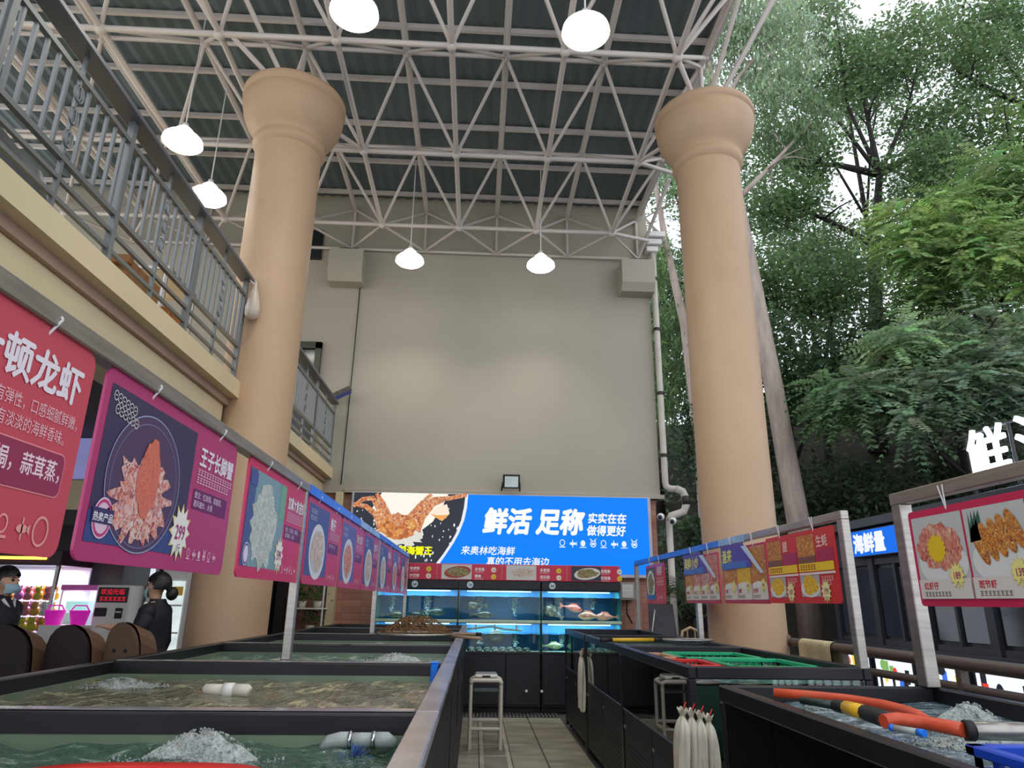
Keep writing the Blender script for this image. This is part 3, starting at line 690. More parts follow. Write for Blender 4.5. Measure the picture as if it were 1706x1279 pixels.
# baskets in the second tank
def basket(x0, x1, y0, y1, z0, z1, m, lb, cat='basket'):
    t = thing('crate', lb, cat, ((x0+x1)/2, (y0+y1)/2, z0), 'plastic crates in the right tanks')
    blk('floor_mesh', x0, x1, y0, y1, z0, z0+.008, m, t, b=0)
    for (a, b_, c, d) in ((x0, x0+.012, y0, y1), (x1-.012, x1, y0, y1), (x0, x1, y0, y0+.012), (x0, x1, y1-.012, y1)):
        blk('side', a, b_, c, d, z0, z1-.05, m, t, b=0); 
        blk('rim', a-.012, b_+.012, c-.012, d+.012, z1-.024, z1, m, t, b=.004)
        n = 10
        for i in range(n+1):
            if b_-a < .02: yy = c+(d-c-.012)*i/n; blk('slat', a, b_, yy, yy+.012, z1-.05, z1-.02, m, t, b=0)
            else: xx = a+(b_-a-.012)*i/n; blk('slat', xx, xx+.012, c, d, z1-.05, z1-.02, m, t, b=0)
m_green = mat('green_plastic', (22, 168, 112), .4, var=.08); m_bluep = mat('blue_plastic', (22, 70, 190), .35, var=.08)
basket(1.5, 2.08, 5.2, 5.75, 1.0, 1.14, m_green, 'green plastic crate floating in the right tank, farther one')
basket(1.62, 2.16, 4.5, 5.12, 1.0, 1.14, m_green, 'green plastic crate floating in the right tank, nearer one')
basket(1.28, 1.58, 4.6, 5.1, 1.0, 1.135, m_red, 'red plastic crate floating beside the green crates')
basket(1.3, 1.48, 5.25, 5.7, 1.0, 1.135, mat('tan_plastic', (196, 150, 116), .4), 'tan plastic crate floating beside the far green crate')
basket(1.215, 1.66, 1.05, 1.79, 1.09, 1.185, m_bluep, 'blue plastic basket on the nearest right tank at frame edge')
# hoses and spray gun
m_hose = mat('orange_hose', (214, 84, 52), .4, var=.15, vscale=12)
z = 1.19
MB().path([(1.12, 2.72, z), (1.22, 2.66, z), (1.31, 2.56, z), (1.36, 2.42, z), (1.36, 2.3, z), (1.34, 2.2, z), (1.33, 2.13, z-.01)], .017, 10).build('garden_hose', m_hose, label='orange hose curling along the rim of the nearest right tank', cat='hose')
MB().path([(1.17, 2.09, z), (1.22, 2.1, z+.004), (1.28, 2.06, z), (1.30, 1.99, z), (1.31, 1.95, z)], .019, 10).build('garden_hose', m_hose, label='short orange hose joined to the grey pipe beside the basket', cat='hose')
t = thing('spray_gun', 'yellow and black spray gun lying on the nearest right tank', 'spray gun', (1.19, 2.3, 1.18))
MB().path([(1.13, 2.52, z), (1.19, 2.4, z)], [.012, .014], 10).build('nozzle', mat('green_black_plastic', (38, 58, 54), .35), t)
MB().tube((1.19, 2.4, z), (1.20, 2.35, z), .02, n=10).build('neck', m_rubber, t); MB().tube((1.20, 2.35, z), (1.205, 2.25, z), .022, n=10).build('grip', mat('yellow_plastic', (240, 188, 40), .35), t)
MB().path([(1.205, 2.25, z), (1.20, 2.15, z), (1.18, 2.11, z)], [.023, .024, .018], 10).build('valve', m_rubber, t)
t = thing('grey_pipe', 'short grey pipe with black end beside the blue basket', 'pipe', (1.38, 1.93, 1.18)); MB().tube((1.31, 1.95, z), (1.33, 1.945, z), .026, n=12).build('black_end', m_rubber, t); MB().tube((1.33, 1.945, z), (1.5, 1.93, z), .023, n=12).build('barrel', m_steel, t)
t = thing('pen_tube', 'thin clear tube with blue ends lying on the tank rim', 'tube', (1.16, 2.0, 1.18)); MB().tube((1.17, 2.04, 1.18), (1.2, 1.98, 1.18), .009).build('barrel', m_cl, t)
for p, q in (((1.165, 2.05, 1.18), (1.17, 2.04, 1.18)), ((1.2, 1.98, 1.18), (1.205, 1.96, 1.18))): MB().tube(p, q, .01).build('blue_end', m_blue, t)
foam(1.72, 2.52, 1.11, .12, .075, 'tall splash of foam in the nearest right tank', 11); foam(1.5, 2.95, 1.11, .10, .03, 'small foam splash by the rear rim of the nearest right tank', 12); foam(1.55, 2.2, 1.11, .16, .03, 'spread of foam beside the orange hose', 13)
# yellow handled net on the third tank
t = thing('scoop_net', 'scoop net with yellow handle lying across the right tanks', 'net', (1.5, 6.5, 1.17))
MB().tube((1.11, 6.36, 1.19), (1.22, 6.40, 1.19), .016).build('butt', m_rubber, t); MB().tube((1.22, 6.40, 1.19), (1.62, 6.52, 1.19), .016).build('handle', MATS['yellow_plastic'], t)
MB().path([(1.62, 6.52, 1.19), (1.7, 6.54, 1.19)], .018).build('collar', m_rubber, t)
hp = [(1.95+.25*math.cos(a), 6.62+.16*math.sin(a), 1.19) for a in [2*PI*k/20 for k in range(21)]]
MB().path(hp, .008, 6, caps=False).build('hoop', m_steel, t)
mb = MB()
for k in range(16): mb.path([(1.95+.25*q*math.cos(2*PI*k/16), 6.62+.16*q*math.sin(2*PI*k/16), 1.19-.05*(1-q*q)) for q in (0, .3, .6, .8, 1)], .003, 4, caps=False)
for q in (.25, .5, .75): mb.path([(1.95+.25*q*math.cos(a), 6.62+.16*q*math.sin(a), 1.19-.05*(1-q*q)) for a in [2*PI*k/20 for k in range(21)]], .003, 4, caps=False)
mb.build('net_bag', mat('dark_net', (52, 60, 66), .8), t)['kind'] = 'stuff'
# cloth bags hanging on posts
m_cloth = mat('white_cloth_bag', (214, 208, 190), .85, var=.1, vscale=9, bump=.4, bscale=14)
def bag(x, y, z, lb, w=.075, h=.46, th=.034, lean=0):
    prof = [(0, .95), (.03, 1.0), (.3, 1.0), (.6, .98), (.78, .9), (.87, .62), (.915, .3), (.94, .26), (.965, .48), (1.0, .62)]
    def fn(u, v):
        a = 2*PI*u; i = min(int(v*(len(prof)-1)), len(prof)-2); f_ = v*(len(prof)-1)-i
        vv = prof[i][0]*(1-f_)+prof[i+1][0]*f_; k = prof[i][1]*(1-f_)+prof[i+1][1]*f_
        fold = 1+.22*math.sin(5*a+4*vv+x*60)+.1*math.sin(11*a)
        return (x+th*k*fold*math.sin(a)-lean*(1-vv), y+w*k*fold*math.cos(a), z-h*(1-vv)+.014*math.sin(2*a+x*90)*(vv < .1)+.01*math.sin(4*a)*(vv > .95))
    t = thing('cloth_bag', lb, 'bag', (x, y, z-h), 'white bags hung on tank posts')
    MB().grid(30, 20, fn).build('sack', m_cloth, t); MB().path([(x, y, z-.03), (x+.01, y+.01, z), (x+.03, y+.02, z+.03)], .003, 5).build('tie', m_red, t)
bag(1.125, 3.98, .965, 'white bag at the front of the bunch on the tank post', lean=.02)
bag(1.17, 3.97, .96, 'white bag second in the bunch on the tank post', w=.065)
bag(1.215, 3.965, .95, 'white bag third in the bunch on the tank post', w=.06, h=.45)
bag(1.26, 3.96, .935, 'white bag farthest right in the bunch on the tank post', w=.07, h=.44)
bag(1.165, 7.9, .98, 'yellowish white bag hanging on the far right tank post', w=.09, h=.56)
bag(1.18, 8.02, .99, 'white bag behind the yellowish bag on the far tank post', w=.05, h=.5)

# ------------------------------------------------------------------ stool with scales
t = thing('pipe_stool', 'stool of cream plastic pipes standing in the aisle', 'stool', (.15, 8.25, 0))
XS, YS, ZS = (-.02, .31), (8.1, 8.4), .66
for sx in XS:
    for sy in YS: bar('leg', (sx, sy, 0), (sx, sy, ZS), .02, m_pvc, t)
for sy in YS:
    MB().path([(XS[0], sy, ZS-.02), (XS[0]+.005, sy, ZS+.005), (XS[0]+.03, sy, ZS+.018), (XS[1]-.03, sy, ZS+.018), (XS[1]-.005, sy, ZS+.005), (XS[1], sy, ZS-.02)], .022, 10).build('top_rail', m_pvc, t)
for sx in XS:
    bar('top_rail', (sx, YS[0], ZS), (sx, YS[1], ZS), .02, m_pvc, t); bar('stretcher', (sx, YS[0], .2), (sx, YS[1], .2), .018, m_pvc, t)
for sy in YS: bar('stretcher', (XS[0], sy, .2 if sy < 8.2 else .24), (XS[1], sy, .2 if sy < 8.2 else .24), .018, m_pvc, t)
blk('shelf_board', XS[0]+.03, XS[1]-.03, YS[0]+.03, YS[1]-.03, .56, .575, mat('smoked_board', (98, 104, 96), .3), t)
t = thing('kitchen_scales', 'flat white weighing scales lying on the pipe stool', 'scales', (.13, 8.25, ZS+.02))
blk('body', .02, .27, 8.13, 8.37, ZS+.038, ZS+.075, m_white, t, b=.012); blk('platform', .03, .26, 8.17, 8.36, ZS+.075, ZS+.085, m_steel, t); blk('display', .1, .19, 8.128, 8.131, ZS+.047, ZS+.066, m_rubber, t, b=0)

# ------------------------------------------------------------------ lit aquarium stand
AX = [-1.46, -.25, .98, 2.19]; AY0, AY1 = 10.66, 11.24
m_bluebk = mat('blue_tank_back', (0, 122, 196), .5, var=.12, vscale=3)
m_shelf = mat('pale_green_shelf', (186, 204, 178), .5, var=.1)
m_strip = mat('tube_light', (200, 240, 255), .5, emit=3, var=0)
for i in range(3):
    x0, x1 = AX[i]+.008, AX[i+1]-.008; nm = ('under the crab picture', 'in the middle of the lit stand', 'holding the red fish')[i]
    t = thing('tank_cabinet', 'black cabinet '+('hidden behind the left tanks', 'with two white taps facing the aisle', 'behind the far right tank')[i]+' under the aquariums', 'cabinet', ((x0+x1)/2, 10.95, 0), 'cabinet bases of the aquarium stand')
    blk('body', x0, x1, AY0+.01, AY1, .07, .775, m_panel, t); blk('plinth', x0, x1, AY0+.05, AY1, 0, .07, m_rubber, t, b=0)
    xm = (x0+x1)/2+.1
    for (a, b_) in ((x0+.02, xm-.005), (xm+.005, x1-.02)): blk('door', a, b_, AY0-.012, AY0+.01, .1, .77, m_panel, t)
    if i < 2:
        for xx in ((xm+.3, xm+.52) if i == 1 else (xm,)):
            MB().tube((xx, AY0-.012, .28), (xx, AY0-.05, .28), .012).ball((xx, AY0-.05, .285), .022, 8, 6).build('tap', m_white, t)
    for lev, (z0, z1) in enumerate(((.80, 1.19), (1.23, 1.66))):
        t = thing('aquarium', 'lit blue glass aquarium '+nm+(', lower level', ', upper level')[lev], 'aquarium', ((x0+x1)/2, 10.95, z0), 'lit aquariums by the back wall')
        blk('glass_front', x0, x1, AY0, AY0+.008, z0, z1, m_glass, t, b=0)
        for xx in (x0, x1-.01): blk('glass_side', xx, xx+.01, AY0+.01, AY1, z0, z1, mat('teal_glass_edge', (60, 130, 130), .1, var=.1), t, b=0)
        blk('back', x0+.01, x1-.01, AY1-.02, AY1-.005, z0, z1, m_bluebk, t, b=0)
        blk('bottom', x0, x1, AY0, AY1, z0-.02, z0, m_shelf, t, b=0)
        blk('lip', x0, x1, AY0-.012, AY0-.001, z0-.03, z0+.012, m_shelf if lev else m_black, t)
        blk('lid', x0, x1, AY0+.12, AY1, z1, z1+.012, m_black, t, b=0)
        MB().tube((x0+.12, AY0+.25, z1-.012), (x1-.12, AY0+.25, z1-.012), .006).build('light_tube', m_strip, t)
        area('tank_light', ((x0+x1)/2, AY0+.1, z1-.03), 1.0, 15 if lev else 16, (.62, .9, 1), (.75, 0, 0), .08, parent=t)
        zw = z1-(.09 if lev else .14)
        mb = MB().grid(20, 8, lambda u, v: (x0+.012+(x1-x0-.024)*u, AY0+.01+(AY1-AY0-.03)*v, zw+.004*math.sin(30*u+9*v)))
        mb.build('aquarium_water', glass_mat('water_film', (.85, .97, 1), .2, .05), label='water surface in the lit aquarium '+nm+(', lower level', ', upper level')[lev], cat='water', kind='stuff')
    # header with number disc
    t = thing('header_box', 'black header box with number disc, aquarium '+nm, 'header', ((x0+x1)/2, AY0, 1.67), 'header boxes of the aquarium stand')
    blk('box', x0, x1, AY0-.02, AY1-.2, 1.675, 1.80, m_panel, t); xd = x0+.16 if i else x0+.55
    pr = Print((xd, AY0-.022, 1.735), (1, 0, 0), (0, 0, 1), (0, -1, 0)); pr.ell(0, 0, .048, .048, (205, 225, 228), 0); pr.text(('6#', '7#', '8#')[i], 0, -.018, .05, (40, 60, 70), .02, 1, align='C'); pr.build('number_disc', m_print, t)
# fish
def fish(x, y, z, L, lb, top, belly, face=1, tall=.34, stripes=None, tilt=0):
    t = thing('fish', lb, 'fish', (x, y, z), 'fish in the aquariums'); n = 12; prof = [(0, .05), (.08, .5), (.2, .85), (.35, 1), (.5, .92), (.65, .68), (.8, .36), (.9, .2), (1, .16)]
    def P(u, a, b_): 
        px_ = (u-.5)*L; pz_ = a; c, s_ = math.cos(tilt), math.sin(tilt)
        return (x-face*(px_*c-pz_*s_), y+b_, z+(px_*s_+pz_*c))
    mb = MB(); vs = []; fs = []
    for (u, h) in prof:
        for k in range(n):
            a = 2*PI*k/n; vs.append(P(u, L*tall*.5*h*math.sin(a), L*.11*h*math.cos(a)))
    for i in range(len(prof)-1):
        for k in range(n): fs.append((i*n+k, i*n+(k+1) % n, (i+1)*n+(k+1) % n, (i+1)*n+k))
    for fi, f in enumerate(fs):
        i, k = divmod(fi, n); c = top if (k < n//2+1) else belly
        if stripes and i % 2: c = stripes
        jit = random.uniform(.8, 1.15); mb.raw([], [], None)
        mb.f.append(f); mb.c.append(srgb(*[min(255, q*jit) for q in c])); mb.sm.append(True)
    mb.v = vs; mb.build('body', print_mat('fish_skin', rough=.3), t)
    fm = mat('fin_'+lb.replace(' ', '_')[:24], top, .4)
    MB().prism([P(.97, .03*L*.5, 0), P(1.2, .17*L, 0), P(1.14, 0, 0), P(1.2, -.17*L, 0), P(.97, -.03*L*.5, 0)], (0, .006, 0)).build('tail_fin', fm, t)
    MB().prism([P(.25, L*tall*.42, 0), P(.32, L*tall*.68, 0), P(.6, L*tall*.62, 0), P(.75, L*tall*.22, 0)], (0, .005, 0)).build('dorsal_fin', fm, t)
    MB().prism([P(.3, -L*tall*.1, -L*.11), P(.48, -L*tall*.35, -L*.13), P(.5, -L*tall*.05, -L*.11)], (0, -.004, 0)).build('pectoral_fin', fm, t)
    MB().ball(P(.12, L*tall*.12, -L*.07), L*.022, 8, 6).build('eye', m_rubber, t)
zu, zl_ = 1.26, .83
fish(-.01, 10.9, 1.44, .30, 'dark banded fish swimming in the upper middle aquarium', (90, 78, 66), (120, 110, 98), -1, .42, (40, 34, 32))
fish(.12, 10.85, 1.31, .30, 'dark mottled fish lying low in the upper middle aquarium', (60, 52, 46), (96, 86, 74), 1, .34, (38, 32, 30))
fish(-.6, 10.9, 1.34, .32, 'dark grey fish behind the bubbles in the aquarium under the crab picture', (48, 52, 52), (84, 84, 80), 1, .34)
fish(-.85, 10.95, 1.29, .30, 'black fish resting on the floor of the aquarium under the crab picture', (36, 38, 40), (70, 70, 66), -1, .36)
fish(-1.2, 10.9, 1.29, .30, 'brown fish in the corner of the aquarium under the crab picture', (74, 62, 50), (100, 90, 78), 1, .34, (50, 42, 36))
fish(1.48, 10.85, 1.42, .30, 'red fish swimming upward in the upper aquarium', (206, 96, 84), (220, 160, 140), 1, .36, tilt=.2)
fish(1.72, 10.82, 1.31, .34, 'orange pink fish low in the upper aquarium', (214, 130, 106), (226, 176, 150), -1, .36)
fish(1.98, 10.88, 1.30, .32, 'pink fish in the far corner of the upper aquarium', (216, 122, 108), (228, 170, 150), -1, .36)
fish(1.16, 10.9, 1.36, .30, 'pale brown fish turning by the bubbles beside the red fish', (120, 104, 92), (176, 150, 128), -1, .5, (90, 80, 72), tilt=-.5)
fish(1.17, 10.8, .885, .27, 'pale yellow fish in the lower aquarium beside the right tanks', (206, 206, 160), (224, 222, 190), 1, .36)
fish(.3, 10.95, 1.0, .36, 'big grey fish in the middle lower aquarium', (70, 72, 70), (104, 104, 98), 1, .44, (52, 54, 52))
rs = random.Random(21)
for i in range(26):
    x = -.17+.118*(i % 9)+.01*rs.random(); z = .803; y = 10.73+.115*(i//9)+.01*rs.random()
    t = thing('abalone', 'dark ridged shellfish in the '+('front', 'middle', 'back')[i//9]+' row on the lower aquarium floor, '+('left end', 'left middle', 'centre', 'right middle', 'right end')[min(4, (i % 9)//2)], 'shellfish', (x, y, z), 'shellfish heaped in the lower aquarium')
    MB().ball((x, y, z+.025), .055, 10, 6, sc_=(1, .75, .6)).build('shell', mat('dark_shell', (74, 74, 66), .6, var=.5, vscale=18, bump=.6), t); MB().ball((x+.01, y-.02, z+.012), .046, 8, 6, sc_=(1, .8, .5)).build('foot', mat('shell_foot', (110, 106, 92), .5, var=.3), t)
rs = random.Random(5)
def bubbles(x, y, z0, z1, w, lb, n=150):
    mb = MB()
    for _ in range(n):
        f = rs.random(); r = rs.uniform(.004, .009); mb.ball((x+rs.gauss(0, w*(.5+.8*f)), y+rs.gauss(0, .03), z0+(z1-z0)*f), r, 6, 4)
    mb.build('bubble_stream', mat('air_bubbles', (228, 244, 250), .3, var=.05), label=lb, cat='bubbles', kind='stuff')
for (x, lo, hi, w, lb) in ((-.72, 1.26, 1.56, .022, 'bubble stream in the aquarium under the crab picture'), (-1.25, 1.26, 1.56, .022, 'bubble stream in the far left corner of the upper aquariums'), (.06, 1.34, 1.56, .03, 'bubble stream by the banded fish'), (.6, 1.3, 1.57, .028, 'bubble stream in the right half of the middle aquarium'), (1.29, 1.28, 1.57, .02, 'bubble stream beside the turning pale brown fish'), (1.8, 1.4, 1.57, .028, 'bubble stream above the orange pink fish'), (.08, .9, 1.05, .03, 'bubble stream in the middle lower aquarium, left end'), (.62, .86, 1.05, .025, 'bubble stream in the middle lower aquarium, right end'), (1.32, .86, 1.05, .02, 'bubble stream behind the pale yellow fish')):
    bubbles(x, 11.0, lo, hi, w, lb)
t = thing('filter_pipe', 'white plastic filter pipe under the lid of the middle lower aquarium', 'pipe', (.2, 10.72, 1.1))
MB().path([(-.2, 10.72, 1.1), (.0, 10.72, 1.12), (.25, 10.72, 1.15), (.45, 10.72, 1.11), (.7, 10.72, 1.1)], .014, 8).build('pipe', m_white, t)
for xx in (.02, .3, .62): MB().tube((xx, 10.72, 1.1), (xx, 10.72, 1.18), .012).build('riser', m_white, t)

# ------------------------------------------------------------------ hanging menu boards, left frame
SX = -1.02
t = thing('sign_frame', 'long stainless steel sign frame standing along the left tanks', 'frame', (SX, 5.3, 1.18))
blk('top_rail', SX-.025, SX+.025, .2, 10.52, 2.10, 2.15, m_steel, t, b=.004)
for yy in (4.07, 7.33, 10.49): blk('post', SX-.024, SX+.024, yy-.024, yy+.024, 1.183, 2.10, m_steel, t, b=.004)
blk('blue_wrap', SX-.027, SX+.027, 4.12, 6.0, 2.098, 2.1525, m_blue, t, b=0); blk('clear_wrap', SX-.027, SX+.027, 6.0, 7.2, 2.098, 2.1525, mat('pale_film', (150, 190, 225), .3, var=.3, vscale=12), t, b=0); blk('blue_wrap', SX-.027, SX+.027, 7.2, 10.4, 2.098, 2.1525, m_blue, t, b=0)
WHT = (236, 226, 232)
def icons(pr, u, v, s, n, c, l=2):
    for i in range(n):
        x = u+i*s*1.35
        if i % 4 == 0: pr.ring(x, v+s*.1, s*.36, s*.42, s*.1, c, l); pr.rect(x-s*.4, v-s*.5, x+s*.4, v-s*.38, c, l)
        elif i % 4 == 1: pr.ell(x, v, s*.4, s*.2, c, l, 12); pr.poly([(x+s*.3, v), (x+s*.55, v+s*.25), (x+s*.55, v-s*.25)], c, l); pr.rect(x-s*.05, v-s*.5, x+s*.05, v+s*.5, c, l)
        elif i % 4 == 2: pr.ell(x, v+s*.05, s*.32, s*.4, c, l, 12); pr.rect(x-s*.45, v-s*.5, x+s*.45, v-s*.4, c, l)
        else: pr.ring(x, v, s*.4, s*.45, s*.12, c, l, 10); pr.rect(x-s*.2, v-s*.15, x+s*.2, v+s*.15, c, l); pr.poly([(x-s*.3, v+s*.4), (x-s*.45, v+s*.75), (x-s*.1, v+s*.45)], c, l); pr.poly([(x+s*.3, v+s*.4), (x+s*.45, v+s*.75), (x+s*.1, v+s*.45)], c, l)
def splash(pr, u, v, r, price, sub='/斤', l=4, c=(240, 236, 226)):
    pr.star(u, v, r, (226, 206, 120), l-1, 12, .66, 1.15); pr.star(u, v, r*.86, c, l, 12, .74, 1.15)
    if price: pr.text(price, u, v-r*.28, r*.78, (160, 40, 110), .02, l+1, align='C', sx=.8); pr.text(sub, u, v-r*.75, r*.36, (90, 80, 110), .01, l+1, align='C')
crab = food_mat('crab_photo', [(196, 90, 84), (230, 196, 190), (150, 60, 74), (236, 150, 120), (214, 214, 206)], 95)
crabm = food_mat('crab_shell_photo', [(206, 104, 84), (226, 130, 104), (190, 84, 70)], 150)
clam = food_mat('clam_photo', [(206, 214, 206), (150, 172, 160), (226, 230, 222), (176, 150, 150)], 110)
shell = food_mat('shell_photo', [(216, 206, 190), (170, 140, 110), (236, 232, 222), (190, 110, 80)], 110)
fried = food_mat('fried_photo', [(190, 96, 40), (226, 150, 60), (140, 62, 34), (240, 196, 110)], 100)
shrimp = food_mat('shrimp_photo', [(204, 96, 80), (232, 160, 130), (170, 70, 66), (240, 200, 170)], 90, stretch=(1, 1, .5))
yell = food_mat('yellow_photo', [(246, 196, 20), (226, 150, 16), (252, 220, 70), (200, 120, 20)], 120)
greens = food_mat('green_dish_photo', [(90, 120, 60), (150, 60, 50), (180, 190, 120), (60, 84, 50)], 90)
def photo(pr, pts, l, m, parent, name='food_picture'): return pr.patch(pts, l).build(name, m, parent)
def left_board(y0, y1, base, title, price, kind, lb, tsize=.075, det=True):
    W = y1-y0; H = .515; z0 = 1.585
    t = thing('menu_board', lb, 'sign', (SX, (y0+y1)/2, z0), 'menu boards hanging over the left tanks')
    pts = rrect(0, 0, W, H, .035)
    MB().prism([(SX+.004, y0+u, z0+v) for u, v in pts], (.008, 0, 0)).build('panel', mat('board_'+'_'.join(map(str, base)), base, .4, var=.05, vscale=2), t)
    pr = Print((SX+.0122, y0, z0), (0, 1, 0), (0, 0, 1), (1, 0, 0))
    ph0, ph1 = .03, W*.60
    if kind == 'crab':
        pr.rect(ph0, .05, ph1, .475, (62, 52, 84), 0); pr.rect(ph0, .05, ph1, .13, (58, 72, 128), 1)
        pr.ell(.31, .24, .235, .205, (82, 62, 92), 2, 40); pr.ring(.31, .24, .235, .205, .004, (150, 160, 190), 3, 48); pr.ring(.31, .235, .21, .185, .003, (120, 120, 160), 3, 48)
        photo(pr, ragged(.30, .2, .165, .125, 64, .26, 2), 4, crab, t); photo(pr, ragged(.32, .26, .07, .115, 30, .1, 4), 6, crabm, t, 'crab_shell_picture')
        for r_ in range(2):
            for i in range(6): pr.ring(.055+i*.023+.02*r_, .445-i*.003-.034*r_, .013, .015, .003, (214, 206, 200), 4, 12); pr.rect(.05+i*.023+.02*r_, .444-i*.003-.034*r_, .06+i*.023+.02*r_, .447-i*.003-.034*r_, (214, 206, 200), 4)
        pr.ell(.10, .115, .05, .055, (228, 196, 214), 4, 20); pr.ring(.10, .115, .045, .05, .008, (196, 60, 120), 5, 20); pr.rect(.045, .1, .155, .14, (58, 52, 100), 6); pr.text('热卖产品', .10, .107, .026, (240, 236, 240), .02, 7, align='C')
    elif kind == 'lobster':
        pr.rect(ph0, .05, ph1*.8, .475, (60, 54, 80), 0); photo(pr, ragged(.25, .25, .18, .15, 34, .2, 9), 2, crab, t)
    elif kind == 'clam':
        pr.rect(ph0, .05, ph1, .475, (126, 160, 168), 0); pr.rect(ph0, .05, ph0+.1, .475, (72, 92, 140), 1); pr.rect(ph1-.1, .3, ph1, .475, (116, 170, 140), 1)
        photo(pr, ragged(.31, .24, .2, .19, 34, .14, 12), 2, clam, t); pr.rect(.04, .40, .14, .46, (70, 84, 150), 3); pr.ell(.09, .1, .045, .05, (226, 220, 236), 4, 18); pr.ring(.09, .1, .04, .045, .008, (110, 60, 140), 5, 18)
    else:
        pr.rect(ph0, .05, ph1, .475, ((96, 96, 160), (70, 84, 140))[kind == 'plate'], 0); pr.ell(.33, .2, .22, .17, (222, 222, 224), 1, 30); pr.ell(.33, .2, .18, .13, (190, 196, 200), 2, 30)
        photo(pr, ragged(.33, .21, .16, .12, 30, .2, hash(title) % 50), 3, shell if kind == 'plate' else shrimp, t); pr.scribble(.07, .42, 6, .028, (200, 196, 224), 2); pr.scribble(.07, .38, 6, .028, (200, 196, 224), 2)
    tu = W*.645
    if kind == 'lobster':
        pr.text(title, W-.045, .372, .1, WHT, .03, 2, align='R')
        pr.text('肉质饱满有弹性，口感细腻鲜嫩，', W-.03, .308, .036, (238, 190, 196), .0, 2, align='R', sx=.82); pr.text('带有淡淡的海鲜香味。', W-.07, .262, .036, (238, 190, 196), .0, 2, align='R', sx=.82)
        pr.poly(rrect(W-.66, .135, W-.045, .24, .02), (236, 150, 150), 1); pr.poly(rrect(W-.657, .138, W-.048, .237, .018), (150, 50, 84), 2); pr.text('上汤焗，蒜茸蒸，', W-.06, .175, .052, (244, 214, 220), .015, 3, align='R', sx=.85)
        icons(pr, W-.22, .055, .05, 2, (236, 160, 150)); pr.ring(W-.045-.04, .055, .03, .035, .006, (236, 160, 150), 2)
    else:
        pr.text(title, tu, .375, tsize, WHT, .03, 2, sx=min(1, (W-tu-.03)/(len(title)*tsize)))
        for k, n in ((0, 13), (1, 12)): pr.scribble(tu, .335-.028*k, n, .0255, (238, 190, 214), 2)
        pr.rect(tu-.01, .215, W-.05, .285, (110, 34, 96), 1); pr.text(('做法：红烧焗，蒜蓉蒸，' if det else '做法：清蒸，白灼'), tu, .255, .026, (236, 214, 232), .01, 2)
        if det: pr.text('避风塘炒，火锅', tu, .225, .026, (236, 214, 232), .01, 2)
        icons(pr, tu+.02, .06, .036, 6, (238, 190, 206)); 
    if price: splash(pr, ph1-.03, .125, .085, price)
    pr.build('print', m_print, t)
    for u in (W*.25, W*.8):
        bar('string', (SX+.004, y0+u, z0+H-.03), (SX+.03, y0+u+.01, 2.12), .0035, m_string, t); bar('string', (SX+.03, y0+u+.01, 2.12), (SX, y0+u+.02, 2.153), .0035, m_string, t)
    return t
left_board(.70, 1.745, (200, 76, 90), '波士顿龙虾', None, 'lobster', 'red lobster menu board cut by the left picture edge')
left_board(1.81, 2.865, (180, 58, 110), '王子长脚蟹', '299', 'crab', 'magenta menu board with a red crab heap, priced 299')
left_board(3.03, 4.09, (206, 46, 92), '加拿大象拔蚌', '599', 'clam', 'magenta menu board with a pale clam picture, priced 599')
left_board(4.17, 5.2, (202, 48, 96), '鲍仔', '', 'plate', 'magenta menu board with a white plate, just beyond the first post', .09, False)
left_board(5.26, 6.3, (200, 50, 100), '深水龙虾', '', 'shrimp', 'magenta menu board third from the far end, with shrimp plate', .075, False)
left_board(6.34, 7.28, (198, 50, 104), '龙虾仔', '', 'plate', 'magenta menu board just before the middle post', .08, False)
left_board(7.42, 8.5, (198, 50, 102), '鲜鲍鱼', '', 'plate', 'magenta menu board just beyond the middle post', .08, False)
left_board(8.55, 9.5, (194, 50, 106), '花甲', '', 'shrimp', 'magenta menu board last but one before the aquariums', .09, False)
left_board(9.55, 10.42, (194, 52, 108), '生蚝', '', 'plate', 'magenta menu board farthest away, touching the aquarium stand', .09, False)

# ------------------------------------------------------------------ right frames and boards
RX = 2.16
t = thing('sign_frame', 'steel sign frame with blue wrapped beam on the far right tanks', 'frame', (RX, 6.7, 1.17))
blk('beam', RX-.025, RX+.025, 3.97, 9.5, 1.99, 2.04, m_steel, t, b=.004)
for yy in (4.0, 6.85, 9.46): blk('post', RX-.025, RX+.025, yy-.03, yy+.03, 1.171, 1.99, m_steel, t, b=.004)
blk('blue_wrap', RX-.027, RX+.027, 6.1, 9.44, 1.988, 2.0425, m_blue, t, b=0); blk('clear_wrap', RX-.0268, RX+.0268, 5.5, 6.1, 1.988, 2.0425, MATS['pale_film'], t, b=0)
def right_board(x, y0, y1, z0, z1, base, lb, draw, strings=True, top=2.04):
    W, H = y1-y0, z1-z0
    t = thing('menu_board', lb, 'sign', (x, (y0+y1)/2, z0), 'menu boards over the right tanks')
    MB().prism([(x, y1-u, z0+v) for u, v in rrect(0, 0, W, H, .02)], (.008, 0, 0)).build('panel', mat('board_'+'_'.join(map(str, base)), base, .4, var=.05, vscale=2), t)
    pr = Print((x-.0003, y1, z0), (0, -1, 0), (0, 0, 1), (-1, 0, 0)); draw(pr, W, H, t); pr.build('print', m_print, t)
    if strings:
        for u in (W*.25, W*.75):
            for du in (-.015, .015): bar('string', (x, y1-u, z0+H-.015), (x-.01, y1-u+du, top), .003, m_string, t)
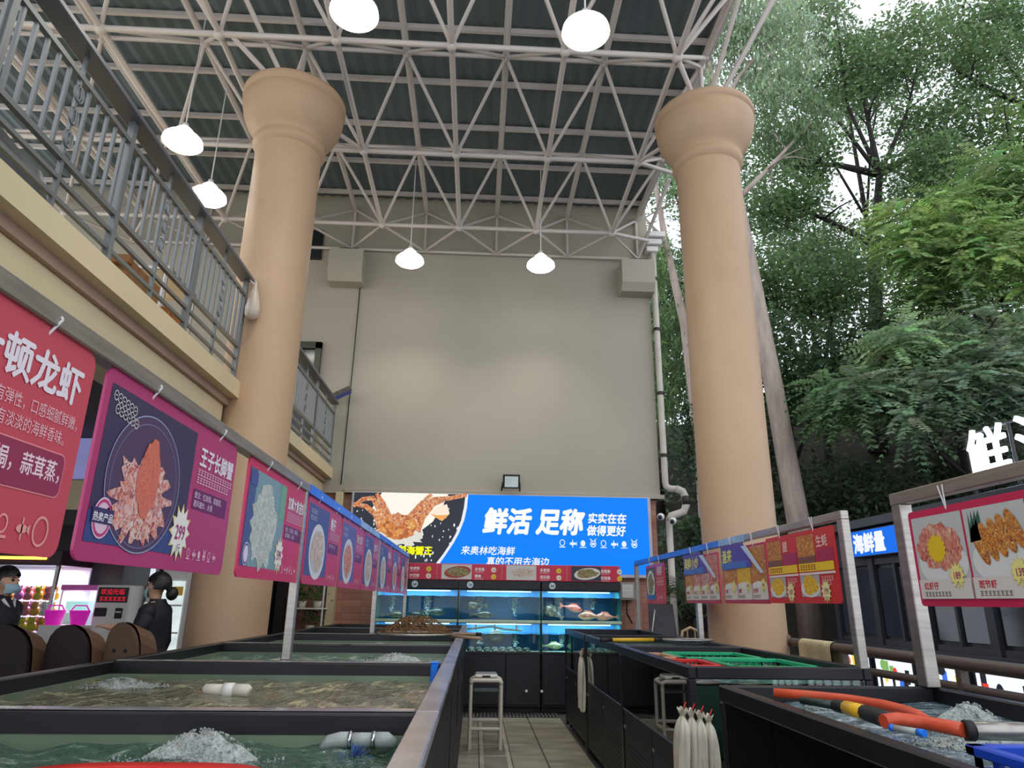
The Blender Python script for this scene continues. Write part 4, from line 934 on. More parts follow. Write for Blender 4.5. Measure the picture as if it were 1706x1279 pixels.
def d1(pr, W, H, t):
    pr.rect(.02, .05, W*.5, H-.04, (70, 84, 80), 0); pr.ell(W*.26, H*.5, W*.22, H*.36, (226, 226, 214), 1); photo(pr, ragged(W*.26, H*.5, W*.16, H*.26, 22, .15, 2), 2, greens, t)
    pr.rect(.02, .05, W*.5, .1, (40, 100, 170), 3); pr.text('海鲜', W*.6, H*.72, .12, WHT, .02, 2); pr.scribble(W*.58, H*.55, 6, .05, (250, 200, 190), 2); pr.scribble(W*.58, H*.45, 6, .05, (250, 200, 190), 2); icons(pr, W*.6, .07, .07, 3, (250, 190, 150)); pr.rect(0, H-.035, W, H, (186, 90, 170), 3)
def dmulti(n, fm, prices, titles, head, hc):
    def d(pr, W, H, t):
        w = (W-.03)/n
        for i in range(n):
            u = .015+w*i; pr.rect(u+.006, .03, u+w-.006, H-.02, (214, 206, 196), 0)
            photo(pr, [(u+.008, H*.3), (u+w-.008, H*.3), (u+w-.008, H-.022), (u+.008, H-.022)], 1, fm[i % len(fm)], t)
            pr.ell(u+w*.5, H*.31, w*.46, H*.06, (232, 230, 224), 2); pr.rect(u+.006, .03, u+w-.006, H*.28, (226, 218, 206), 3)
            pr.text(titles[i], u+.02, H*.19, .034, (200, 40, 50), .02, 4); pr.scribble(u+.02, H*.1, 6, .022, (110, 90, 90), 4)
            splash(pr, u+w*.76, H*.30, .05, prices[i], '/斤', 6, (244, 226, 130))
        if head:
            pr.poly([(0, H*.62), (W*.72, H*.62), (W*.55, H+.03), (0, H+.03)], (88, 70, 170), 9); pr.rect(0, H*.62, W*.6, H*.74, (70, 120, 200), 10); pr.text(head, .02, H*.76, .115, hc, .03, 11, shear=.15)
            pr.poly([(W*.5, H), (W*.62, H), (W*.95, H*.5), (W*.88, H*.5)], (206, 220, 240), 12)
    return d
def d4(pr, W, H, t):
    for i in range(2):
        u = .02+(W/2-.015)*i; w = W/2-.03
        photo(pr, [(u, H*.62), (u+w*.5, H*.62), (u+w*.5, H-.03), (u, H-.03)], 0, fried, t); pr.text(('腿', '生蚝')[i], u+w*.56, H*.76, .075, (250, 210, 200), .02, 2); pr.rect(u+w*.55, H*.55, u+w, H*.72, (176, 40, 80), 1)
        pr.rect(u, H*.54, u+w*.5, H*.64, (130, 80, 60), 2); pr.rect(u, H*.43, u+w*.98, H*.545, (250, 206, 20), 3); pr.scribble(u+.02, H*.455, 6, .034, (170, 60, 30), 4); pr.rect(u, H*.385, u+w, H*.415, (240, 220, 214), 4)
        pr.rect(u, H*.09, u+w*.55, H*.38, (176, 178, 176), 1); pr.ell(u+w*.27, H*.2, w*.27, H*.12, (230, 230, 226), 2); photo(pr, ragged(u+w*.28, H*.25, w*.22, H*.13, 24, .15, i+3), 3, yell, t)
        pr.scribble(u+w*.62, H*.3, 5, .028, (250, 190, 180), 2); pr.scribble(u+w*.62, H*.24, 4, .028, (250, 190, 180), 2); splash(pr, u+w*.7, H*.16, .065, ('169', '199')[i], '/份', 5, (246, 236, 170))
right_board(RX-.03, 7.92, 8.8, 1.50, 1.95, (206, 44, 52), 'small red menu board with a noodle plate, farthest of the right boards', d1)
right_board(RX-.03, 6.12, 7.15, 1.51, 1.945, (196, 44, 66), 'menu board with four dishes under purple film before the column', dmulti(4, [fried, shrimp, crab, shrimp], ['79', '', '59', '68'], ['辣炒蟹', '大虾王', '花螺', '虾姑'], '海鲜小炒', (246, 236, 90)))
right_board(RX-.03, 5.08, 6.02, 1.51, 1.95, (196, 44, 66), 'menu board with three dishes and torn purple film before the column', dmulti(3, [fried, yell, fried], ['', '99', '99'], ['炒蛏', '焗蟹', '皮皮虾'], '渔来', (236, 240, 110)))
right_board(RX-.035, 4.06, 5.06, 1.515, 1.965, (214, 46, 40), 'red menu board with two yellow dishes priced 169 and 199', d4)
FX = 1.98
t = thing('sign_frame', 'stainless sign frame on the nearest right tank, cut by the picture edge', 'frame', (FX, 2.0, 1.17))
blk('beam', FX-.03, FX+.03, .9, 3.17, 1.955, 2.01, m_steel, t, b=.004)
for yy in (.95, 3.13): blk('post', FX-.03, FX+.03, yy-.035, yy+.035, 1.171, 1.955, m_steel, t, b=.004)
def dB(pr, W, H, t):
    w = [.37, .29, .34]; u = .02; tl = ['红虾仔', '斑节虾', '海虾']; prc = ['189', '139', '']; fms = [shrimp, fried, clam]
    for i in range(3):
        ww = .335; pr.rect(u, .03, u+ww-.012, H-.03, (198, 200, 196), 0)
        pr.ell(u+ww*.5, H*.42, ww*.46, H*.22, (226, 228, 224), 1, 30)
        if i == 0: photo(pr, ragged(u+.16, H*.6, .14, H*.24, 34, .1, 3), 2, shrimp, t); pr.star(u+.145, H*.58, .062, (240, 200, 30), 4, 16, .8)
        elif i == 1:
            for k in range(5): photo(pr, ellp(u+.07+.048*k, H*.56+.012*k, .028, H*.2, 18, .42), 2+k, fried, t)
            for k in range(4): pr.poly([(u+.02, H*.6), (u+.03+.02*k, H*.9), (u+.04+.02*k, H*.62)], (52, 96, 84), 2)
        else: pr.ell(u+.17, H*.6, .15, H*.26, (206, 150, 110), 2, 26); photo(pr, ragged(u+.17, H*.6, .12, H*.2, 24, .15, 6), 3, shell, t)
        pr.rect(u, .03, u+ww-.012, H*.27, (224, 216, 206), 8); pr.text(tl[i], u+.03, H*.175, .032, (206, 50, 60), .025, 9); pr.scribble(u+.03, H*.1, 8, .02, (120, 110, 110), 9)
        if prc[i]: splash(pr, u+.25, H*.30, .05, prc[i], '/斤', 11, (246, 232, 140))
        u += ww
right_board(FX-.04, 1.98, 3.03, 1.505, 1.905, (206, 40, 84), 'red bordered menu board with shrimp dishes priced 189 and 139', dB, True, 1.99)

# ------------------------------------------------------------------ header menu strip over the aquariums
t = thing('menu_strip', 'long red menu strip with three dish pictures above the aquariums', 'sign', (.58, 10.63, 1.80))
x0, x1, H = -1.42, 2.17, .235
blk('panel', x0, x1, 10.625, 10.645, 1.80, 1.80+H, mat('strip_red', (206, 40, 72), .4, var=.04), t)
pr = Print((-1.02, 10.6245, 1.80), (1, 0, 0), (0, 0, 1), (0, -1, 0))
for i, (a, nm) in enumerate(((.03, ('老虎斑', '沙巴斑')), (1.0, ('多宝鱼', '青斑')), (1.98, ('东星斑', '花石斑')), (2.9, ('龙趸鱼', '红斑鱼')))):
    for k in range(2):
        v = .14-.1*k; pr.text(nm[k], a, v, .05, (250, 236, 232), .03, 2); pr.scribble(a, v-.03, 7, .018, (250, 200, 200), 2)
        pr.star(a+.285, v+.012, .045, ((238, 206, 40), (240, 230, 200))[(i+k) % 2], 2, 12, .7); pr.text(('88', '98', '128', '78', '168', '138', '108', '88')[i*2+k], a+.285, v, .03, (190, 60, 40), .02, 3, align='C', sx=.8)
    if i < 3:
        pa = a+.475; pr.rect(pa, .012, pa+.45, H-.012, (212, 208, 200), 1); pr.rect(a+.405, .012, a+.41, H-.012, (226, 160, 120), 1)
        if i == 2: pr.rect(pa, .012, pa+.45, H-.012, (52, 50, 66), 2)
        pr.ell(pa+.24, .115, .2, .085, ((176, 60, 40), (206, 206, 200), (230, 224, 214))[i], 3, 24, .12); photo(pr, ragged(pa+.24, .12, .16, .065, 24, .14, i), 4, (greens, shell, greens)[i], t)
pr.build('print', m_print, t)

# ------------------------------------------------------------------ LED screen
SCX, SCZ, SCW, SCH = -2.02, 1.94, 4.84, 1.235
t = thing('led_screen', 'wide lit screen with crab picture and white lettering on blue', 'screen', (.4, 11.33, SCZ))
blk('cabinet', SCX-.04, SCX+SCW+.05, 11.325, 11.40, SCZ-.05, SCZ+SCH+.01, mat('pale_screen_frame', (196, 190, 196), .4), t)
pr = Print((SCX, 11.3245, SCZ), (1, 0, 0), (0, 0, 1), (0, -1, 0))
U = lambda px: (px-592)/100.4
V = lambda px, py: SCH-(py-(822+(px-592)*.0165))/105.5
Q = lambda *a: [(U(x), V(x, y)) for x, y in a]
pr.rect(0, 0, SCW, SCH, (0, 132, 255), 0)
pr.poly([(0, 0)]+Q((733, 955), (737, 940), (746, 926), (757, 908), (765, 892), (773, 870), (777, 848), (778.5, 825))+[(0, SCH)], (236, 240, 250), 1)
pr.poly([(0, 0)]+Q((728, 955), (731, 940), (741, 926), (752, 908), (760, 892), (768, 870), (772, 848), (774, 825))+[(0, SCH)], (52, 56, 66), 2)
pr.poly(Q((637, 822), (746, 824.5), (738, 842), (722, 872), (700, 890), (640, 884), (622, 850)), (255, 250, 236), 3)
pr.poly(ragged(U(664), V(664, 896), .40, .15, 36, .25, 5), (226, 224, 214), 3)
for s_, pts in enumerate([[(648, 874), (632, 846), (622, 832), (606, 834), (592, 846)], [(646, 880), (627, 858), (612, 846), (592, 842)], [(652, 868), (640, 842), (628, 824)], [(690, 874), (708, 846), (722, 834), (746, 832), (776, 826)], [(692, 880), (710, 858), (722, 842), (738, 836)], [(684, 866), (702, 842), (718, 825)], [(640, 888), (632, 868), (628, 856)], [(697, 888), (704, 870), (708, 858)]]):
    P2 = [Vector((U(x), V(x, y))) for x, y in pts]; L_, R_ = [], []
    for i, p in enumerate(P2):
        d = (P2[min(i+1, len(P2)-1)]-P2[max(i-1, 0)]).normalized(); n = Vector((-d.y, d.x)); w = .058*(1-.5*i/(len(P2)-1)); L_.append(p+n*w); R_.append(p-n*w)
    for i in range(len(P2)-1): pr.patch([tuple(L_[i]), tuple(L_[i+1]), tuple(R_[i+1]), tuple(R_[i])], 4+s_ % 3).build('picture_leg', food_mat('screen_crab', [(206, 100, 50), (240, 170, 110), (160, 66, 40), (246, 206, 160)], 45, emit=1.0), t)
pr.patch(ragged(U(667), V(667, 880), .30, .20, 40, .07, 3), 8).build('picture_body', food_mat('screen_crab_body', [(206, 110, 40), (236, 160, 80), (170, 76, 36), (240, 190, 110)], 26, emit=1.0), t)
pr.patch(ragged(U(665), V(665, 868), .14, .10, 24, .15, 8), 9).build('picture_claw', MATS['screen_crab'], t)
pr.poly(Q((717, 858), (726, 848), (744, 842), (749, 858), (737, 870)), (255, 236, 214), 8); pr.poly(Q((717, 859), (730, 861), (748, 860), (737, 871)), (246, 176, 96), 9)
rs = random.Random(3)
for i in range(110):
    x, y = rs.uniform(598, 768), rs.uniform(840, 940); 
    if x > 775-max(0, y-870)*.55: continue
    pr.ell(U(x), V(x, y), rs.uniform(.006, .016), rs.uniform(.01, .035), (236, 240, 250), 3, 6)
TW = (255, 255, 255)
pr.text('鲜活', U(803), V(803, 887), .43, TW, .045, 10, shear=.16, sx=.9); pr.text('足称', U(890), V(890, 888), .43, TW, .045, 10, shear=.16, sx=.9)
pr.text('实实在在', U(976), V(976, 872), .175, TW, .03, 10, shear=.12, sx=.92); pr.text('做得更好', U(974), V(974, 893), .175, TW, .03, 10, shear=.12, sx=.92)
pr.text('来奥林吃海鲜', U(769), V(769, 925), .145, TW, .015, 10, shear=.15); pr.text('真的不用去海边', U(810), V(810, 943), .145, TW, .015, 10, shear=.15)
pr.text('深海蟹王', U(668), V(668, 925), .14, (250, 250, 20), .04, 10)
icons(pr, U(934), V(934, 908), .125, 8, (230, 244, 255), 10)
pr.build('display', m_lit, t)

# ------------------------------------------------------------------ right side: railing, towel, shop, letters
RLX = 3.02
m_rl = mat('brown_grey_rail', (104, 96, 90), .45, .3, var=.2)
t = thing('pipe_railing', 'brown grey pipe railing running from the free column to the camera', 'railing', (RLX, 4, 0))
bar('top_rail', (RLX, .5, 1.17), (RLX, 6.9, 1.17), .04, m_rl, t); bar('mid_rail', (RLX, .5, 1.03), (RLX, 6.9, 1.03), .028, m_rl, t); bar('low_rail', (RLX, .5, .15), (RLX, 6.9, .15), .02, m_rl, t)
for yy in (1.5, 2.9, 4.43, 5.85): bar('post', (RLX, yy, 0), (RLX, yy, 1.17), .05, m_rl, t, 'box')
for i in range(40): bar('baluster', (RLX, .6+i*.158, .15), (RLX, .6+i*.158, 1.03), .009, m_rl, t)
m_tow = mat('stained_towel', (206, 200, 160), .9, var=.14, vscale=7, bump=.3, bscale=30)
mb = MB()
def tw(u, v):
    s_ = (v-.5)*.62; y = 5.98+.58*u; r = .046
    if abs(s_) < .07: a = s_/.07*PI/2; return (RLX+r*math.sin(a), y, 1.17+r*math.cos(a))
    return (RLX+math.copysign(r+.004*math.sin(14*u), s_), y, 1.17-(abs(s_)-.07)+.006*math.sin(9*u))
MB().grid(14, 30, tw).build('towel', m_tow, label='stained cream towel folded over the pipe railing by the column', cat='towel')
t = thing('railing_bracket', 'rusty round bracket fixing the railing to the free column', 'bracket', (2.95, 6.85, 1.1)); MB().ball((2.97, 6.83, 1.19), .06, 10, 8).build('knuckle', mat('rusty_grey', (120, 100, 84), .6, .3, var=.3), t); MB().tube((2.97, 6.83, 1.19), (2.82, 6.8, 1.05), .03).build('stay', MATS['rusty_grey'], t)
# shop pavilion
PX = 6.0
t = thing('shop_pavilion', 'dark shop pavilion with folding windows under the wooded slope', 'shop', (7, 7, 0))
m_shop = mat('dark_blue_grey_shop', (46, 48, 58), .5, var=.15); m_swin = mat('shop_window_pane', (58, 62, 74), .12, var=.25, vscale=1.5)
blk('body', PX+.06, 8.6, 1.5, 11.8, 0, 2.65, m_shop, t, b=0); blk('roof_slab', PX-.15, 8.7, 1.4, 11.95, 2.65, 2.78, m_shop, t)
yy = 11.7
while yy > 2:
    blk('mullion', PX-.02, PX+.06, yy-.12, yy, .95, 2.2, m_shop, t, b=.004)
    blk('window_frame', PX+.01, PX+.06, yy-1.18, yy-.12, .95, 1.05, m_shop, t); blk('window_frame', PX+.01, PX+.06, yy-1.18, yy-.12, 2.1, 2.2, m_shop, t)
    for k in range(2):
        a = yy-.12-.53*(k+1); blk('window_pane', PX+.03, PX+.055, a+.05, a+.48, 1.1, 2.05, m_swin, t, b=0); blk('stile', PX+.0, PX+.06, a+.0, a+.045, 1.05, 2.1, m_shop, t, b=0)
    yy -= 1.18
blk('sill', PX-.06, PX+.06, 1.5, 11.8, .9, .97, m_shop, t)
blk('low_wall', PX+.0, PX+.06, 1.5, 11.8, 0, .9, m_shop, t, b=0)
rs = random.Random(17); pal = [(240, 246, 252), (214, 60, 50), (240, 200, 60), (60, 110, 220), (30, 34, 40), (190, 110, 70), (120, 170, 90)]
yy = 11.72; i = 0; PL = ['with red and green fruit', 'with brown packets', 'with a blue figure', 'with black ink shapes', 'with grey dancing shapes', 'with a red and white bottle', 'with blue cup and biscuits', 'with yellow and red packets', 'partly cut by the frame', 'at the near end']
while yy > 3 and i < 10:
    w = .95; tt = thing('lit_poster', 'bright lit poster '+PL[i]+' below the shop windows', 'poster', (PX-.02, yy-w/2, .3), 'lit posters below the shop windows')
    blk('light_box', PX-.05, PX+.0, yy-w, yy, .32, .88, m_shop, tt, b=.004)
    pr = Print((PX-.051, yy, .32), (0, -1, 0), (0, 0, 1), (-1, 0, 0)); pr.rect(.03, .03, w-.03, .53, (232, 240, 255), 0)
    for k in range(9):
        u, v = rs.uniform(.12, w-.12), rs.uniform(.12, .44); c = pal[rs.randrange(7)]
        if k % 2: pr.ell(u, v, rs.uniform(.04, .1), rs.uniform(.05, .12), c, 1+k, 12)
        else: pr.rect(u-.05, v-.1, u+.05, v+.08, c, 1+k)
    pr.build('picture', print_mat('lit_poster', emit=1.3), tt)
    yy -= w+.12; i += 1
t = thing('shop_sign', 'lit blue fascia sign with white lettering on the shop', 'sign', (PX-.1, 9.2, 2.2))
blk('box', PX-.12, PX+.02, 7.4, 10.82, 2.22, 2.62, m_shop, t); pr = Print((PX-.121, 10.82, 2.22), (0, -1, 0), (0, 0, 1), (-1, 0, 0)); pr.rect(.015, .015, 3.4, .385, (0, 110, 240), 0); pr.text('海鲜量', .16, .085, .30, (245, 250, 255), .05, 2, sx=.95); pr.build('display', m_lit, t)
def letter3d(body, O, U_, V_, N_, size, depth, m, name, parent, sx=1, bold=.008):
    vs, fs = text_geo(body, 0); O, U_, V_, N_ = map(Vector, (O, U_, V_, N_)); n = len(vs); mb = MB(); cnt = {}
    for f in fs:
        for i in range(len(f)):
            e = (f[i], f[(i+1) % len(f)]); cnt[tuple(sorted(e))] = cnt.get(tuple(sorted(e)), [])+[e]
    sd = [(e[0][0], e[0][1], n+e[0][1], n+e[0][0]) for e in cnt.values() if len(e) == 1]
    for q, (ox, oy) in enumerate(((bold, 0), (-bold, 0), (0, bold), (0, -bold), (bold*.7, bold*.7), (-bold*.7, bold*.7), (bold*.7, -bold*.7), (-bold*.7, -bold*.7))):
        a = [O+U_*((x+ox)*size*sx)+V_*((y+oy)*size)-N_*(.001*q) for x, y in vs]; b_ = [p+N_*(depth+.002*q) for p in a]
        mb.raw(a+b_, [f[::-1] for f in fs]+[tuple(i+n for i in f) for f in fs]+sd)
    return mb.build(name, m, parent)
m_let = mat('white_letter_light', (225, 238, 255), .5, emit=5, var=0)
t = thing('roof_letters', 'big white glowing letters standing on the shop roof', 'sign', (5.9, 7.5, 2.78))
letter3d('鲜', (5.9, 7.84, 2.92), (0, -1, 0), (0, 0, 1), (-1, 0, 0), .72, .025, m_let, 'letter', t, .92)
letter3d('活', (5.9, 7.08, 2.92), (0, -1, 0), (0, 0, 1), (-1, 0, 0), .72, .025, m_let, 'letter', t, .92)
for z in (2.86, 3.5): bar('support', (5.95, 6.2, z), (5.95, 8.0, z), .02, m_dark, t)
for yy in (6.3, 7.2, 7.9): bar('support', (5.95, yy, 2.78), (5.95, yy, 3.5), .02, m_dark, t)
# by the corner: leaning board, chair, palm
t = thing('leaning_board', 'dark board leaning by the pink wall under the small red sign', 'board', (2.72, 10.35, 0)); MB().prism([(2.5, 10.3, 0), (3.0, 10.3, 0), (2.92, 10.5, 1.5), (2.56, 10.5, 1.5)], (0, .03, 0)).build('sheet', mat('dark_slate_board', (58, 54, 62), .5), t); MB().path([(2.5, 10.28, .9), (2.62, 10.38, 1.42)], .012).build('strip', m_steel, t)
t = thing('wall_bracket', 'grey electric box on the pink wall beside the aquarium stand', 'box', (2.42, 11.4, 1.7)); blk('case', 2.3, 2.55, 11.3, 11.5, 1.55, 1.82, mat('grey_box', (150, 140, 130), .5), t); blk('cover', 2.33, 2.52, 11.29, 11.3, 1.58, 1.79, m_steel, t); MB().path([(2.42, 11.35, 1.55), (2.4, 11.3, 1.35), (2.5, 11.4, 1.2)], .012).build('cable', m_rubber, t)
m_wood = mat('pale_wood', (176, 150, 116), .5, var=.2)
t = thing('wooden_chair', 'pale bentwood chair standing by the railing near the palm', 'chair', (3.1, 10.3, 0))
MB().path([(2.9, 10.2, .45), (2.92, 10.25, .9), (2.98, 10.28, 1.13), (3.1, 10.3, 1.18), (3.24, 10.28, 1.12), (3.3, 10.25, .9), (3.3, 10.2, .45)], .022, 8).build('backrest', m_wood, t); blk('seat', 2.88, 3.32, 9.85, 10.25, .43, .47, m_wood, t, b=.01)
for sx in (2.91, 3.29):
    for sy in (9.88, 10.22): bar('leg', (sx, sy, 0), (sx, sy, .44), .02, m_wood, t)
bar('slat', (3.05, 10.28, .5), (3.05, 10.29, 1.15), .012, m_wood, t); bar('slat', (3.16, 10.28, .5), (3.16, 10.29, 1.15), .012, m_wood, t)

# ------------------------------------------------------------------ left shop under the balcony
m_skin = mat('skin', (206, 158, 130), .5, var=.05); m_hair = mat('black_hair', (22, 18, 18), .4, var=.3, vscale=30, bump=.3, bscale=80); m_suit = mat('dark_navy_suit', (26, 28, 38), .7, var=.2, vscale=12); m_mask = mat('pale_blue_mask', (156, 190, 200), .7, var=.05); m_shirt = mat('white_shirt', (220, 220, 218), .7)
MB().box(-8.9, -3.22, 8.9, 9.05, 0, 3.16).build('wall_shop', mat('dark_shop_wall', (70, 66, 68), .6, var=.2), kind='structure')
MB().box(-9, -8.8, -1, 11.4, 0, 3.3).build('wall_left', mat('cream_shop_wall', (186, 170, 140), .7), kind='structure')
blk('trim_6', -3.36, -3.22, 8.82, 8.9, 0, 3.1, m_dark, kind='structure')
t = thing('shop_header', 'cream beam with lavender lit panel inside the left shop', 'sign', (-4.6, 7.5, 2.35)); blk('beam', -6.2, -3.4, 7.5, 7.66, 2.36, 2.68, m_cream, t); blk('lower_band', -6.2, -3.4, 7.46, 7.5, 2.2, 2.36, m_dark, t); blk('lit_panel', -6.0, -3.8, 7.52, 7.6, 2.70, 3.14, mat('lavender_panel', (150, 150, 206), .5, emit=.45, var=.1), t)
# claw machine
t = thing('claw_machine', 'brightly lit toy machine full of plush behind the massage chairs', 'arcade machine', (-5.05, 8.5, 0))
x0, x1, y0, y1 = -5.7, -4.62, 8.1, 8.78
blk('base', x0, x1, y0, y1, 0, .95, mat('pink_machine', (206, 120, 190), .4), t); blk('roof', x0, x1, y0, y1, 1.82, 1.98, mat('machine_roof', (60, 40, 50), .4), t); blk('neon_strip', x0+.1, x1-.15, y0-.015, y0, 1.88, 1.91, mat('amber_neon', (255, 190, 60), .4, emit=5), t)
for xx in (x0, x1-.04): blk('corner_post', xx, xx+.04, y0, y0+.04, .95, 1.82, m_chrome, t)
blk('glass_front', x0+.04, x1-.04, y0+.01, y0+.016, .95, 1.82, m_glass, t, b=0); blk('back', x0, x1, y1-.03, y1, .95, 1.82, mat('lit_white_panel', (226, 216, 246), .5, emit=.35, var=.02), t, b=0)
area('machine_light', ((x0+x1)/2, (y0+y1)/2, 1.8), .9, 14, (1, .95, 1), sy=.5, parent=t)
rs = random.Random(9); pc = [(246, 214, 60), (236, 130, 150), (240, 240, 245), (214, 120, 210), (250, 170, 60), (190, 210, 240)]
for i in range(72):
    x, y, z = x0+.12+.105*(i % 9), y0+.11+.13*((i//9) % 2), .952+.165*(i//18); r = rs.uniform(.056, .06); c = rs.choice(pc); nm = {(246, 214, 60): 'yellow', (236, 130, 150): 'pink', (240, 240, 245): 'white', (214, 120, 210): 'mauve', (250, 170, 60): 'orange', (190, 210, 240): 'pale blue'}[c]
    tt = thing('plush_toy', nm+' plush toy in the '+('bottom', 'second', 'third', 'top')[i//18]+(' front', ' back')[(i//9) % 2]+' row of the lit toy machine', 'toy', (x, y, z), 'plush toys in the lit machine'); pm_ = mat('plush_'+nm.replace(' ', '_'), c, .9, var=.1, bump=.3)
    MB().ball((x, y, z+r*.8), r*.8, 10, 7).build('body', pm_, tt); MB().ball((x, y-.02, z+r*2), r*.62, 10, 7).build('head', pm_, tt)
    for s_ in (-1, 1): MB().ball((x+s_*r*.45, y-.02, z+r*2.5), r*.2, 6, 5).build('ear', pm_, tt)
t = thing('display_cooler', 'lit display cooler with magenta shelves beside the toy machine', 'cooler', (-4.4, 8.5, 0))
x0, x1 = -4.6, -4.2
m_mag = mat('magenta_plastic_glow', (226, 40, 190), .4, emit=.35)  # plastic given a faint glow of its own; the baskets are no lamps
blk('base', x0, x1, 8.2, 8.8, 0, 1.2, m_white, t); blk('back', x0, x1, 8.76, 8.8, 1.2, 1.56, MATS['lit_white_panel'], t, b=0); blk('top', x0-.01, x1+.02, 8.19, 8.8, 1.56, 1.62, mat('pink_trim', (206, 110, 180), .4), t)
for z in (1.32, 1.44): blk('shelf', x0, x1, 8.3, 8.76, z, z+.012, mat('lit_shelf', (190, 236, 236), .3, emit=.6), t, b=0)
for xx in (x0, x1-.02): blk('side', xx, xx+.02, 8.2, 8.76, 1.2, 1.56, m_white, t)
area('cooler_light', (-4.4, 8.4, 1.54), .35, 4, (.9, .95, 1), sy=.3, parent=t)
for i, (x, y) in enumerate(((-4.52, 8.02), (-4.27, 8.04))):
    tt = thing('magenta_basket', 'magenta plastic basket in front of the lit cooler, '+('nearer the toy machine', 'nearer the white kiosk')[i], 'basket', (x, y, 1.18), 'magenta baskets by the cooler')
    MB().lathe([(0, 0), (.07, 0), (.1, .14), (.108, .15), (.1, .152), (.092, .14), (.066, .01), (0, .01)], x, y, 18, cz=1.2).build('bowl', m_mag, tt); MB().path([(x-.1, y, 1.34), (x-.06, y, 1.4), (x+.06, y, 1.4), (x+.1, y, 1.34)], .008, 6).build('handle', m_mag, tt)
blk('counter', -4.6, -4.18, 7.9, 8.17, 0, 1.2, m_white, label='white low counter carrying the magenta baskets', cat='counter')
# kiosk
t = thing('kiosk', 'white self service kiosk with red lettering display', 'kiosk', (-3.99, 8.3, 0))
blk('cabinet', -4.17, -3.8, 8.1, 8.5, 0, 1.62, m_white, t, b=.015)
pr = Print((-4.17, 8.0995, 1.2), (1, 0, 0), (0, 0, 1), (0, -1, 0)); pr.rect(.02, .235, .35, .395, (26, 16, 20), 0); pr.build('display_panel', m_print, t)
pr = Print((-4.17, 8.0985, 1.2), (1, 0, 0), (0, 0, 1), (0, -1, 0)); pr.text('欢迎光临', .05, .325, .065, (240, 30, 60), .01, 1); pr.scribble(.05, .255, 6, .045, (220, 30, 50), 1); pr.build('display', m_lit, t)
blk('screen', -4.15, -4.02, 8.09, 8.1, 1.29, 1.38, m_rubber, t); blk('card_slot', -3.93, -3.85, 8.09, 8.1, 1.27, 1.38, m_rubber, t); blk('slot_light', -3.92, -3.86, 8.086, 8.09, 1.33, 1.345, m_white, t)
t = thing('drink_fridge', 'lit drinks fridge with yellow notice behind the woman', 'fridge', (-3.5, 8.7, 0)); blk('case', -3.68, -3.38, 8.55, 8.88, 0, 1.95, m_white, t); blk('lit_door', -3.66, -3.4, 8.535, 8.55, .4, 1.68, mat('fridge_glow', (206, 220, 220), .3, emit=.95, var=.3, vscale=6), t, b=0); blk('notice', -3.52, -3.41, 8.528, 8.535, 1.52, 1.62, MATS['yellow_plastic'], t, b=0)
for z in (.8, 1.1, 1.4): blk('shelf', -3.66, -3.4, 8.53, 8.55, z, z+.02, m_white, t, b=0)
t = thing('door_2', None, None, (-3.73, 8.6, 0), kind='structure'); MB().box(-3.76, -3.7, 8.4, 8.5, 0, 2.3).build('frame', m_chrome, t); MB().box(-4.16, -3.76, 8.6, 8.64, 0, 2.2).build('pane', MATS['dark_pane'], t)
t = thing('potted_fern', 'dark green fern on top of the drinks fridge', 'plant', (-3.5, 8.65, 1.95)); MB().lathe([(0, 0), (.09, 0), (.12, .14), (.1, .14)], -3.5, 8.68, 14, cz=1.95).build('pot', m_dark, t)
# massage chairs
m_lea = mat('dark_brown_leather', (46, 38, 40), .45, var=.2); m_lea2 = mat('brown_leather_side', (112, 84, 64), .5, var=.2)
def mchair(cx, cy, ang, lb, holes=False, w=.44, h=1.3, m_back=None):
    t = thing('massage_chair', lb, 'chair', (cx, cy, 0), 'massage chairs facing the shop')
    ca, sa = math.cos(ang), math.sin(ang); T = lambda x, y, z: (cx+x*ca-y*sa, cy+x*sa+y*ca, z)
    NP = 13; prof = [(-w/2, .2)]+[(-w/2*math.cos(PI*k/(NP-3))*(1 if 0 < k < NP-3 else 1), (h-.24)+.24*math.sin(PI*k/(NP-3))**.8) for k in range(NP-2)]+[(w/2, .2)]
    lean = lambda z: -.12*z
    MB().raw([T(x, lean(z), z) for x, z in prof]+[T(x*.94, lean(z)+.05, z*.985) for x, z in prof], [tuple(range(NP))[::-1]]+[(i, i+1, NP+1+i, NP+i) for i in range(NP-1)]).build('back_shell', m_back or m_lea, t)
    MB().raw([T(x, lean(z)+.05, z) for x, z in prof]+[T(x*.8, lean(z)+.26, z*.95) for x, z in prof], [(i, i+1, NP+1+i, NP+i) for i in range(NP-1)]+[tuple(range(NP, 2*NP))]).build('wing_cushion', m_lea2, t)
    MB().raw([T(x, y, z) for x in (-w/2, w/2) for y, z in ((.15, .15), (.6, .15), (.62, .45), (.15, .5))], [(0, 1, 2, 3), (7, 6, 5, 4), (0, 4, 5, 1), (1, 5, 6, 2), (2, 6, 7, 3), (3, 7, 4, 0)]).build('seat', m_lea2, t)
    for s_ in (-1, 1): MB().raw([T(s_*(w/2-.04)+dx, y, z) for dx in (-.04, .04) for y, z in ((.05, 0), (.6, 0), (.6, .62), (.05, .72))], [(0, 1, 2, 3), (7, 6, 5, 4), (0, 4, 5, 1), (1, 5, 6, 2), (2, 6, 7, 3), (3, 7, 4, 0)]).build('armrest', m_lea, t)
    if holes:
        for s_ in (-.05, .05): MB().ball(T(s_, lean(1.1)-.005, 1.12), .014, 8, 6).build('bolt', m_rubber, t)
mchair(-3.36, 5.55, -.2, 'dark massage chair at the left picture edge, back to the camera', w=.46)
mchair(-2.92, 5.6, -.25, 'dark massage chair in the middle of three, back to the camera', w=.36)
